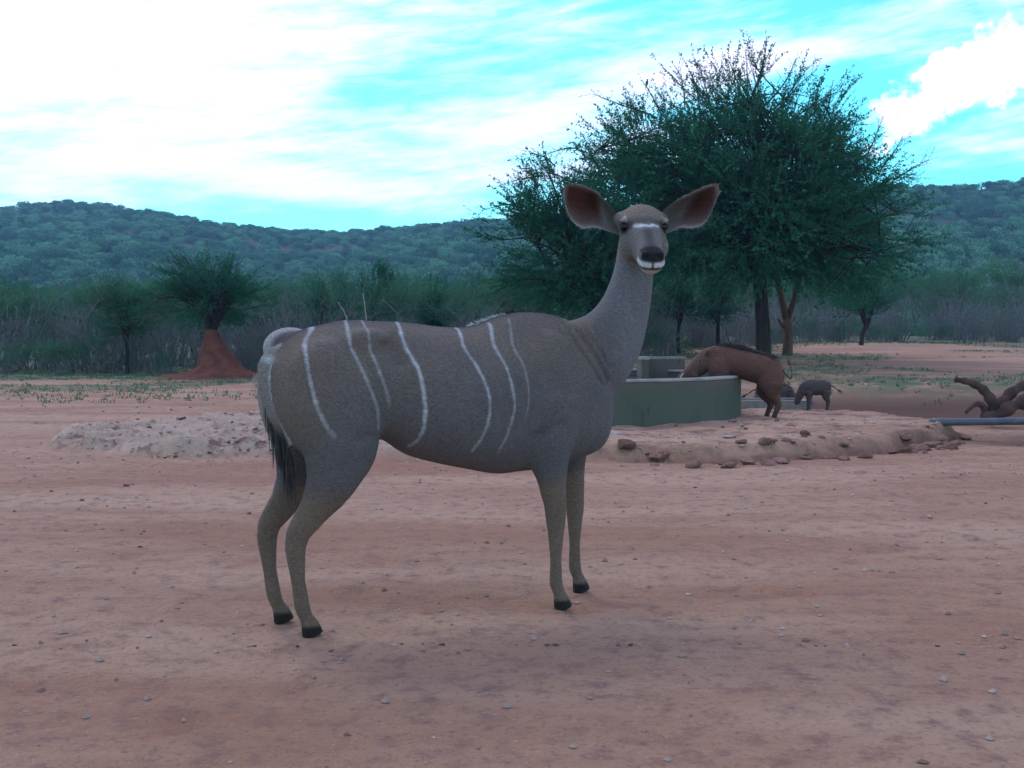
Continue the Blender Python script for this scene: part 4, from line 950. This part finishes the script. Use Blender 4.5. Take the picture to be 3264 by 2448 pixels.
# ------------------------------------------------------------------ warthogs
M_hog = coat_mat('warthog_hide', 0.8, 0.5, (40, 40, 90), 0.3)
m_ivory = noise_mat('ivory', (0.55, 0.50, 0.40), (0.68, 0.62, 0.52), 20, 0.4, 0.4)
M_hogskin = noise_mat('hog_skin', (0.08, 0.05, 0.042), (0.14, 0.085, 0.065), 20, 0.8, 0.2)
def hog_leg(mb, P_, A_, n=12): mb.loft(lerp_tab(np.asarray(P_, float), 24), lerp_tab(np.asarray(A_)[:, None], 24)[:, 0], lerp_tab(np.asarray(A_)[:, None] * 0.8, 24)[:, 0], n=n)
def big_hog():
    """local: +X to the head, Z up; rearing on to the tank wall"""
    mb = MB()
    P_ = spline(np.array([(-0.10, 0, 0.50), (-0.06, 0, 0.515), (0.06, 0, 0.555), (0.20, 0, 0.595), (0.36, 0, 0.635), (0.52, 0, 0.675), (0.66, 0, 0.70), (0.78, 0, 0.69), (0.87, 0, 0.65)]), 40)
    A_ = spline(np.array([[0.05, 0.06], [0.13, 0.11], [0.175, 0.145], [0.18, 0.16], [0.175, 0.16], [0.175, 0.15], [0.17, 0.13], [0.14, 0.105], [0.10, 0.085]]), 40)
    mb.loft(P_, A_[:, 0], A_[:, 1], n=26)
    H_ = spline(np.array([(0.76, 0, 0.68), (0.84, 0, 0.64), (0.93, 0, 0.565), (1.02, 0, 0.50), (1.10, 0, 0.445), (1.125, 0, 0.43)]), 26)
    HA = spline(np.array([[0.12, 0.11], [0.125, 0.115], [0.105, 0.10], [0.078, 0.085], [0.058, 0.07], [0.05, 0.062]]), 26)
    mb.loft(H_, HA[:, 0], HA[:, 1], n=20)
    for s in (-1, 1):
        mb.ellipsoid((0.93, 0.095 * s, 0.50), (0.035, 0.03, 0.045)); mb.ellipsoid((0.84, 0.085 * s, 0.69), (0.035, 0.03, 0.03))
        mb.ellipsoid((0.64, 0.10 * s, 0.58), (0.13, 0.07, 0.17)); mb.ellipsoid((0.03, 0.08 * s, 0.46), (0.16, 0.09, 0.20))
        dxl = -0.03 if s > 0 else 0.04
        hog_leg(mb, [(0.03 + dxl, 0.085 * s, 0.50), (0.02 + dxl, 0.085 * s, 0.42), (0.045 + dxl, 0.085 * s, 0.30), (-0.02 + dxl, 0.085 * s, 0.19), (-0.035 + dxl, 0.085 * s, 0.15), (0.0 + dxl, 0.085 * s, 0.06), (0.02 + dxl, 0.085 * s, 0.0)], [0.05, 0.13, 0.095, 0.050, 0.042, 0.030, 0.036])
        # forelegs folded over the rim
        hog_leg(mb, [(0.62, 0.10 * s, 0.56), (0.66, 0.11 * s, 0.46), (0.72, 0.115 * s, 0.415), (0.82, 0.115 * s, 0.42), (0.90, 0.115 * s, 0.425)], [0.09, 0.065, 0.045, 0.035, 0.03])
        # ears
        mb.loft([(0.79, 0.08 * s, 0.735), (0.78, 0.125 * s, 0.785), (0.75, 0.145 * s, 0.835)], [0.042, 0.040, 0.008], [0.016, 0.014, 0.006], n=8)
    mb.ellipsoid((0.14, 0, 0.36), (0.05, 0.04, 0.06))
    return mb
def finish_hog(mb, voxel, base, under_shade, head_c, dark_spine, seed, loc, rz, scale=1.0, mane=None, label='', tail=None, tusk=None):
    me, V, N = fuse(mb, voxel, lambda V: np.where(V[:, 2] < 0.25, 0.25, 1.0), 12)
    nz = fbm(V[:, 0] * 7, V[:, 2] * 7 + V[:, 1] * 5, 4); nf = fbm(V[:, 0] * 40, V[:, 2] * 40, 2)
    C = np.tile(np.array(base), (len(V), 1)); C = blend(C, sstep(0.2, -0.6, N[:, 2]) * 0.6, under_shade)  # shadow painted as darker hide on downward-facing parts
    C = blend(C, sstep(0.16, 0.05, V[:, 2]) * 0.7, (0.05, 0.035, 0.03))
    C = blend(C, sstep(head_c[0], head_c[0] + 0.1, V[:, 0]) * 0.7, head_c[1])
    C *= (1 + 0.35 * nz + 0.2 * nf)[:, None]; set_cols(me, np.clip(C, 0.004, 0.8))
    me.polygons.foreach_set('use_smooth', np.ones(len(me.polygons), bool))
    o = obj('warthog', me, M_hog, None, loc, rz); o.scale = (scale,) * 3
    tag(o, label, 'warthog', 'warthogs at the water')
    r = np.random.default_rng(seed)
    if mane:
        tab, n, L = mane; tab = np.asarray(tab); s_ = r.uniform(0, 1, n) * (len(tab) - 1)
        Pm = np.stack([np.interp(s_, np.arange(len(tab)), tab[:, c_]) for c_ in range(3)], -1) + r.normal(0, 0.016, (n, 3)) * [1, 1, 0.3]
        Vh, Qh = strands(Pm, np.stack([np.full(n, -0.9), r.normal(0, 0.35, n), np.full(n, 0.5)], -1) + r.normal(0, 0.15, (n, 3)), r.uniform(0.6, 1.1, n) * L, 0.004, r, 3, 0.45)
        tag(obj('mane', mesh_from('mane', Vh, Qh), M_dkhair, o), kind='stuff')
    if tusk or mane:
        nb2 = 900 if tusk else 350; pk = r.integers(0, len(V), nb2 * 3); pk = pk[(V[pk, 2] > (0.35 if tusk else 0.22)) & (N[pk, 2] > -0.5)][:nb2]
        Vh, Qh = strands(V[pk], N[pk] * 0.35 + np.array([-0.9, 0, -0.35]) + r.normal(0, 0.25, (len(pk), 3)), r.uniform(0.03, 0.07, len(pk)) * (1 if tusk else 0.6), 0.003, r, 2, 0.2)
        tag(obj('bristles', mesh_from('bristles', Vh, Qh), M_hogskin, o), kind='stuff')
    if tail is not None:
        mt = MB(); tp = spline(np.array(tail), 14); mt.loft(tp, np.linspace(0.012, 0.005, 14), n=6); tl = obj('tail', mt.mesh('tail'), M_hogskin, o)
        n = 40; Vh, Qh = strands(np.repeat(tp[-1:], n, 0) + r.normal(0, 0.006, (n, 3)), unit(tp[-1] - tp[-3])[None] + r.normal(0, 0.25, (n, 3)), r.uniform(0.04, 0.10, n), 0.003, r); obj('tail_tuft', mesh_from('tail_tuft', Vh, Qh), M_dkhair, tl)
    if tusk:
        for s in (-1, 1):
            mt = MB(); tp = spline(np.array([(a, b_ * s, c_) for a, b_, c_ in tusk]), 10); mt.loft(tp, np.linspace(0.013, 0.003, 10), n=7); obj('tusk', mt.mesh('tusk'), m_ivory, o)
    if tusk:
        for s in (-1, 1):
            me_ = MB(); me_.ellipsoid((0.865, 0.098 * s, 0.675), (0.016, 0.012, 0.014), 10, 7); obj('eye', me_.mesh('eye'), m_eye, o)
    return o
hx0 = float(at(1668 * KD, 900 * KD, 13.2)[0]); hz0 = float(gz(hx0, 13.2))
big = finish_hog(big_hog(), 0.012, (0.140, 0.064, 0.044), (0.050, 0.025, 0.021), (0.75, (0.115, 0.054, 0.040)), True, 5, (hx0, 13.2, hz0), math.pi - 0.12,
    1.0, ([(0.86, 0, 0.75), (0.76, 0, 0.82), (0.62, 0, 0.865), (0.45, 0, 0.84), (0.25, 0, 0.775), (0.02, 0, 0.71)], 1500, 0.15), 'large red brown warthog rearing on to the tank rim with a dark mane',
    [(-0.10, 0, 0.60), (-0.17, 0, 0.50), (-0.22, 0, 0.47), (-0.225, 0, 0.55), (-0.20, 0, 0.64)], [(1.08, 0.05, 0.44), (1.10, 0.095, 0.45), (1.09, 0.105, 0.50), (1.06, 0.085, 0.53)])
def young_hog():
    mb = MB()
    P_ = spline(np.array([(-0.22, 0, 0.32), (-0.19, 0, 0.325), (-0.10, 0, 0.335), (0.02, 0, 0.335), (0.12, 0, 0.34), (0.20, 0, 0.32), (0.26, 0, 0.27)]), 26)
    A_ = spline(np.array([[0.03, 0.03], [0.09, 0.07], [0.115, 0.09], [0.118, 0.095], [0.118, 0.09], [0.10, 0.075], [0.07, 0.055]]), 26)
    mb.loft(P_, A_[:, 0], A_[:, 1], n=20)
    mb.loft(spline(np.array([(0.19, 0, 0.32), (0.255, 0, 0.27), (0.30, 0, 0.19), (0.325, 0, 0.115), (0.33, 0, 0.085)]), 16), np.interp(np.linspace(0, 1, 16), [0, 0.3, 0.7, 1], [0.075, 0.068, 0.046, 0.032]), n=14)
    for s in (-1, 1):
        dl_ = 0.035 * s
        hog_leg(mb, [(-0.16 + dl_, 0.048 * s, 0.28), (-0.15 + dl_, 0.05 * s, 0.20), (-0.19 + dl_, 0.05 * s, 0.13), (-0.18 + dl_, 0.05 * s, 0.05), (-0.17 + dl_, 0.05 * s, 0.0)], [0.08, 0.055, 0.030, 0.020, 0.024])
        hog_leg(mb, [(0.13 + dl_, 0.048 * s, 0.28), (0.125 + dl_, 0.05 * s, 0.19), (0.13 + dl_, 0.05 * s, 0.12), (0.135 + dl_, 0.05 * s, 0.05), (0.145 + dl_, 0.05 * s, 0.0)], [0.065, 0.044, 0.028, 0.020, 0.024])
        mb.loft([(0.225, 0.045 * s, 0.325), (0.225, 0.085 * s, 0.345), (0.22, 0.12 * s, 0.35)], [0.020, 0.018, 0.004], [0.009, 0.008, 0.003], n=8)
    return mb
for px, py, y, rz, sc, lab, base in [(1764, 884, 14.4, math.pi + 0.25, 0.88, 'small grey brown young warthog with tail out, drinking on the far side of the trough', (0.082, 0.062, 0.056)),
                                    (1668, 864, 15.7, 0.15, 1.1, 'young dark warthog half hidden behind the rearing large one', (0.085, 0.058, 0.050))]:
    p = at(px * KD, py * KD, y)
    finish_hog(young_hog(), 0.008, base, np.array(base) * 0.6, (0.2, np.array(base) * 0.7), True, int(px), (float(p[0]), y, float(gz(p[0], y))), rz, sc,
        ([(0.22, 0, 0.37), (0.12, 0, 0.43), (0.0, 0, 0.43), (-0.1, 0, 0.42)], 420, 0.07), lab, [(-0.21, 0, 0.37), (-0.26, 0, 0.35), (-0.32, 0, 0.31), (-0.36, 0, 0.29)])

# ------------------------------------------------------------------ driftwood, pipe, stones, birds, stems
M_wood = noise_mat('muddy_dead_wood', (0.060, 0.034, 0.030), (0.120, 0.068, 0.056), 5, 0.9, 0.15, 0.7, 18)
def gp(ud, vd, y): return at(ud * KD, vd * KD, y)
yl = 13.6; cx_ = gp(2150, 895, yl); root = obj('dead_stump', None, None, None, (float(cx_[0]), yl, float(gz(cx_[0], yl))))
tag(root, 'dead muddy stump with curved antler like limbs lying beyond the pipe', 'stump')
O3 = np.array(root.location)
mb = MB(); pth = spline(np.array([gp(2150, 905, yl), gp(2148, 882, yl), gp(2135, 855, yl), gp(2115, 835, yl), gp(2088, 824, yl), gp(2063, 820, yl)]) - O3, 24)
mb.loft(pth, np.linspace(0.085, 0.032, 24) * (1 + 0.15 * np.sin(np.arange(24) * 1.7)), n=10); obj('limb', mb.mesh('limb'), M_wood, root)
mb = MB(); pth = spline(np.array([gp(2150, 905, yl), gp(2160, 878, yl + .1), gp(2175, 858, yl + .15), gp(2200, 838, yl + .2), gp(2235, 826, yl + .25), gp(2290, 830, yl + .2)]) - O3, 24)
mb.loft(pth, np.linspace(0.09, 0.045, 24) * (1 + 0.15 * np.sin(np.arange(24) * 1.3)), n=10); obj('limb', mb.mesh('limb'), M_wood, root)
mb = MB(); pth = spline(np.array([gp(2120, 905, yl - .1), gp(2160, 893, yl - .15), gp(2190, 876, yl - .15), gp(2225, 868, yl - .1), gp(2280, 880, yl)]) - O3, 24)
mb.loft(pth, np.linspace(0.06, 0.10, 24) * (1 + 0.25 * np.sin(np.arange(24) * 0.9)), n=12); obj('trunk', mb.mesh('trunk'), M_wood, root)
mb = MB(); pth = spline(np.array([gp(2085, 892, yl - .1), gp(2100, 878, yl - .1), gp(2112, 872, yl - .05), gp(2125, 880, yl), gp(2130, 905, yl)]) - O3, 18)
mb.loft(pth, np.linspace(0.02, 0.05, 18), n=9); obj('limb', mb.mesh('limb'), M_wood, root)
p0 = gp(2010, 912, 12.3); p1 = gp(2420, 908, 12.5)
m_pipe = noise_mat('grey_plastic_pipe', (0.065, 0.072, 0.085), (0.11, 0.118, 0.135), 5, 0.45, 0.4)
mb = MB(); mb.loft(np.linspace([p0[0], p0[1], p0[2]], [p1[0], p1[1], p1[2]], 12), np.full(12, 0.042), n=16); tag(obj('pipe', mb.mesh('pipe'), m_pipe), 'long straight grey blue pipe lying over the red ditch', 'pipe')

def rock_mesh(seed, sx, sy, sz):
    r = np.random.default_rng(seed); mb = MB(); mb.ellipsoid((0, 0, 0), (1, 1, 1), 14, 9); V = np.concatenate(mb.v)
    for k in range(16):
        d = unit(r.normal(0, 1, 3)); h_ = r.uniform(0.5, 0.8); over = np.clip(V @ d - h_, 0, None); V = V - over[:, None] * d * 0.9
    V = V * [sx, sy, sz] * (1 + 0.15 * fbm(V[:, 0] * 3 + seed, V[:, 1] * 3 + V[:, 2] * 2, 3))[:, None]
    mb.v = [V]; return mb.mesh('stone', False)
M_st1 = noise_mat('pale_stone', (0.40, 0.33, 0.28), (0.55, 0.47, 0.42), 8, 0.9, 0.15, 0.6, 30, rand=0.15)
M_st2 = noise_mat('red_stone', (0.14, 0.066, 0.050), (0.24, 0.125, 0.095), 8, 0.9, 0.15, 0.6, 30, rand=0.2)
M_clod = noise_mat('earth_clod', (0.20, 0.105, 0.075), (0.38, 0.225, 0.17), 5, 0.95, 0.1, 0.8, 20, rand=0.15)
ROCKS = [rock_mesh(300 + k, 1, r.uniform(0.7, 1.1), r.uniform(0.45, 0.75)) for k in range(6)]
def rock(px, py, size, mat, label, grp=None, k=0, flat=1.0, z=0.10):
    # ground point under the pixel, found by stepping along the view ray
    d = at(px * KD, py * KD, 1.0) - np.array([0, 0, CAMH]); yy = np.linspace(4, 40, 2000)
    pz = CAMH + d[2] * yy; i = int(np.argmax(pz < gz(d[0] * yy, yy))); x_, y_ = d[0] * yy[i], yy[i]
    me_ = ROCKS[k % 6].copy(); me_.materials.clear(); s = size * y_ / FPX * KD * 0.5
    o = obj('stone', me_, mat, None, (float(x_), float(y_), float(gz(x_, y_)) + s * 0.18 * flat), float(r.uniform(0, 6.28))); o.scale = (s, s, s * flat)
    tag(o, label, 'stone', grp); return o
rock(1350, 968, 52, M_st2, 'large dark red rough stone in front of the water tank', k=0)
rock(1325, 938, 44, M_st1, 'flat pale slab stone beside the dark red stone', k=1, flat=0.6)
rock(1740, 940, 26, M_st2, 'rounded reddish stone alone on the crust below the small warthog', k=2, flat=1.2)
rock(1575, 945, 40, M_st1, 'pale flat stone on the crust in front of the tank', k=3, flat=0.4)
rock(2055, 970, 40, M_st2, 'brown rock at the broken edge under the pipe end', k=4, flat=0.6)
rock(1362, 905, 30, M_st1, 'pale stone against the foot of the tank', k=5)
rr_ = np.random.default_rng(12)
for k in range(150):
    px, py = (rr_.uniform(1310, 2030), rr_.uniform(900, 985)) if k % 7 < 3 else (rr_.uniform(190, 590), rr_.uniform(905, 1000))
    red = rr_.uniform() < 0.35
    rock(px, py, rr_.uniform(5, 14), M_st2 if red else M_st1, 'small reddish brown stone scattered on the crust round the tank' if red else 'small pale stone scattered on the crust round the tank', 'small stones on the crust', k=k, flat=rr_.uniform(0.6, 1.1))
for k in range(60):
    px, py = rr_.uniform(20, 2190), rr_.uniform(1020, 1640); red = rr_.uniform() < 0.6
    rock(px, py, rr_.uniform(6, 18), M_st2 if red else M_st1, 'small reddish stone on the bare dirt near the kudu feet' if red else 'small pale stone on the bare dirt near the kudu feet', 'small stones on the dirt', k=k, flat=rr_.uniform(0.6, 1.0))
for k in range(40):
    px, py = rr_.uniform(0, 560), rr_.uniform(840, 905)
    rock(px, py, rr_.uniform(3, 8), M_st2, 'dark clod on the open red clearing', 'clods on the clearing', k=k, flat=0.8)
for k in range(46):
    x_ = rr_.uniform(1.2, 5.1); y_ = MC[1] - MC[3] * math.sqrt(max(0.02, 1 - ((x_ - MC[0]) / MC[2]) ** 2)) + rr_.uniform(-0.45, 0.30)
    me_ = ROCKS[k % 6].copy(); me_.materials.clear(); sr = rr_.uniform(0.04, 0.15); o = obj('earth_chunk', me_, M_clod, None, (x_, y_, float(gz(x_, y_)) + sr * 0.12), rr_.uniform(0, 6.28))
    o.scale = (sr, sr * rr_.uniform(0.6, 1), sr * rr_.uniform(0.35, 0.8)); o.rotation_euler[0] = rr_.normal(0, 0.25)
    tag(o, 'broken chunk of red earth crust along the crumbling edge below the tank', 'earth chunk', 'broken chunks along the crumbling edge')
# fine gravel
n = 2600; gx = rr_.uniform(-5, 7, n); gy = rr_.uniform(2.2, 15.5, n); gzv = gz(gx, gy); s = rr_.uniform(0.004, 0.016, n)
oct_v = np.array([(1, 0, 0), (0, 1, 0), (-1, 0, 0), (0, -1, 0), (0, 0, 0.7), (0, 0, -0.7)]); oct_f = np.array([(0, 1, 4), (1, 2, 4), (2, 3, 4), (3, 0, 4), (1, 0, 5), (2, 1, 5), (3, 2, 5), (0, 3, 5)])
V = (oct_v[None] * (1 + rr_.normal(0, 0.25, (n, 6, 1)))) * s[:, None, None] + np.stack([gx, gy, gzv + s * 0.25], -1)[:, None]
M_grav = noise_mat('gravel', (0.20, 0.12, 0.09), (0.50, 0.40, 0.34), 3, 0.9, 0.15)
tag(obj('gravel', mesh_from('gravel', V.reshape(-1, 3), None, (oct_f[None] + (np.arange(n) * 6)[:, None, None]).reshape(-1, 3), False), M_grav), 'fine loose gravel over the trodden dirt', 'gravel', kind='stuff')

# small birds perched in the big acacia
M_bird = noise_mat('brown_plumage', (0.07, 0.055, 0.045), (0.13, 0.105, 0.085), 30, 0.8, 0.2)
def bird_mesh():
    mb = MB(); mb.loft([(0, 0, -0.03), (0, 0, 0.0), (0.005, 0, 0.045), (0.01, 0, 0.085), (0.012, 0, 0.105)], [0.008, 0.024, 0.034, 0.026, 0.014], n=10)
    mb.ellipsoid((0.018, 0, 0.118), (0.022, 0.020, 0.020), 10, 7); mb.loft([(0.034, 0, 0.118), (0.052, 0, 0.114)], [0.006, 0.001], n=5)
    mb.loft([(-0.005, 0, 0.0), (-0.02, 0, -0.05), (-0.03, 0, -0.09)], [0.012, 0.010, 0.008], [0.016, 0.014, 0.014], n=6)
    return mb.mesh('bird')
bm_ = bird_mesh()
BL = [(1355, 229, 'small brown bird at the outer end of the long bare twig'), (1363, 233, 'small brown bird next to the outermost one on the long bare twig'), (1397, 183, 'small brown bird on top of a lone upright twig'),
      (1598, 165, 'plump dark bird among the topmost acacia twigs'), (1640, 172, 'small bird hidden behind the plump one in the topmost twigs'), (1652, 215, 'small dark bird low in the fork of the topmost twigs')]
tops = []
for k, (u_, v_, lab) in enumerate(BL):
    p = gp(u_, v_, 29.6); o = obj('bird', bm_, M_bird, None, tuple(p), float(rr_.uniform(0, 6.28))); s = 1.45 if k == 3 else 1.1; o.scale = (s, s, s)
    tag(o, lab, 'bird', 'birds perched in the acacia'); tops.append(p)
# extra top twigs that carry the birds: part of the big tree
tree = bpy.data.objects['acacia_tree']; TO = np.array(tree.location)
def bough(pts, r0):
    P_ = spline(np.array(pts) - TO, 16); Pn = []; Dn = []
    for q_ in np.linspace(3, 15, 20):
        i = int(q_); Pn.append(P_[i]); Dn.append(unit(P_[min(i + 1, 15)] - P_[i - 1]) + rr_.normal(0, 0.5, 3))
    bo = obj('bough', wood_mesh('bough', [(P_, np.linspace(r0, r0 * 0.25, 16))], 5), M_bark, tree)
    Vt, Qt = place_twigs(rr_, BANK_A, np.array(Pn), np.array(Dn), rr_.uniform(0.22, 0.5, len(Pn))); obj('leaves', mesh_from('leaves', Vt, Qt, smooth=False), M_leaf, bo)
bough([gp(1420, 255, 29.8), gp(1390, 242, 29.7), gp(1355, 231, 29.6), gp(1315, 216, 29.6), gp(1280, 203, 29.6)], 0.025)
bough([gp(1430, 250, 29.8), gp(1412, 215, 29.7), gp(1397, 187, 29.6)], 0.02)
bough([gp(1615, 320, 30), gp(1625, 260, 29.8), gp(1630, 200, 29.7), gp(1645, 150, 29.6), gp(1655, 105, 29.6)], 0.045)
bough([gp(1625, 260, 29.8), gp(1605, 215, 29.7), gp(1590, 170, 29.6), gp(1574, 130, 29.6)], 0.03)
bough([gp(1625, 250, 29.8), gp(1665, 215, 29.6), gp(1700, 170, 29.6), gp(1720, 125, 29.6)], 0.03)
bough([gp(1640, 260, 29.8), gp(1690, 220, 29.6), gp(1730, 180, 29.6), gp(1765, 150, 29.6)], 0.025)
bough([gp(1628, 210, 29.7), gp(1615, 165, 29.7), gp(1612, 120, 29.7)], 0.02)
for (a_, b_, c_, d_) in [(1480, 240, 1465, 150), (1535, 250, 1510, 150), (1550, 235, 1530, 175), (1780, 260, 1795, 195), (1800, 270, 1760, 205), (1870, 340, 1900, 270), (1900, 370, 1950, 300), (1930, 390, 2005, 345), (1170, 380, 1080, 400), (1200, 360, 1150, 330), (1120, 440, 1040, 455), (1900, 390, 1985, 385), (1250, 320, 1190, 330)]:
    bough([gp(a_, b_, 29.6), gp((a_ + c_) / 2 + 4, (b_ + d_) / 2 - 4, 29.5), gp(c_, d_, 29.5)], 0.022)
# two pale dead stems behind the kudu's back
M_stem = noise_mat('pale_dead_stem', (0.24, 0.23, 0.23), (0.34, 0.33, 0.33), 20, 0.8, 0.2)
for (a_, b_, c_, d_, lab) in [(730, 652, 752, 700, 'short leaning pale dead sapling standing behind the kudu rump'), (784, 632, 792, 705, 'taller upright pale dead sapling standing behind the kudu rump')]:
    yd = 20.0; pt = gp(a_, b_, yd); pb = gp(c_, d_, yd); di = (pt - pb) / (pt[2] - pb[2]); g0 = float(gz(pb[0], yd)); base = pb + di * (g0 - 0.05 - pb[2])
    base[0] = pb[0] + (base[0] - pb[0]) * 0.3
    mb = MB(); mb.loft(spline(np.array([base, pb, pt]) - [base[0], yd, g0], 16), np.linspace(0.016, 0.006, 16), n=7)
    tag(obj('dead_sapling', mb.mesh('dead_sapling'), M_stem, None, (float(base[0]), yd, g0)), lab, 'sapling')

# ------------------------------------------------------------------ haze
USE_HAZE = True
if USE_HAZE:
    mb = MB(); mb.box((-420, -30, -3), (420, 660, 75)); hzm = bpy.data.materials.new('air'); hzm.use_nodes = True; t = NT(hzm.node_tree); t.n.clear()
    pv = t.add('ShaderNodeVolumePrincipled'); pv.inputs['Color'].default_value = (0.34, 0.68, 1.0, 1); pv.inputs['Density'].default_value = 0.0006; pv.inputs['Anisotropy'].default_value = 0.2
    out = t.add('ShaderNodeOutputMaterial'); t.l.new(pv.outputs[0], out.inputs['Volume'])
    tag(obj('haze', mb.mesh('haze', False), hzm), kind='stuff')
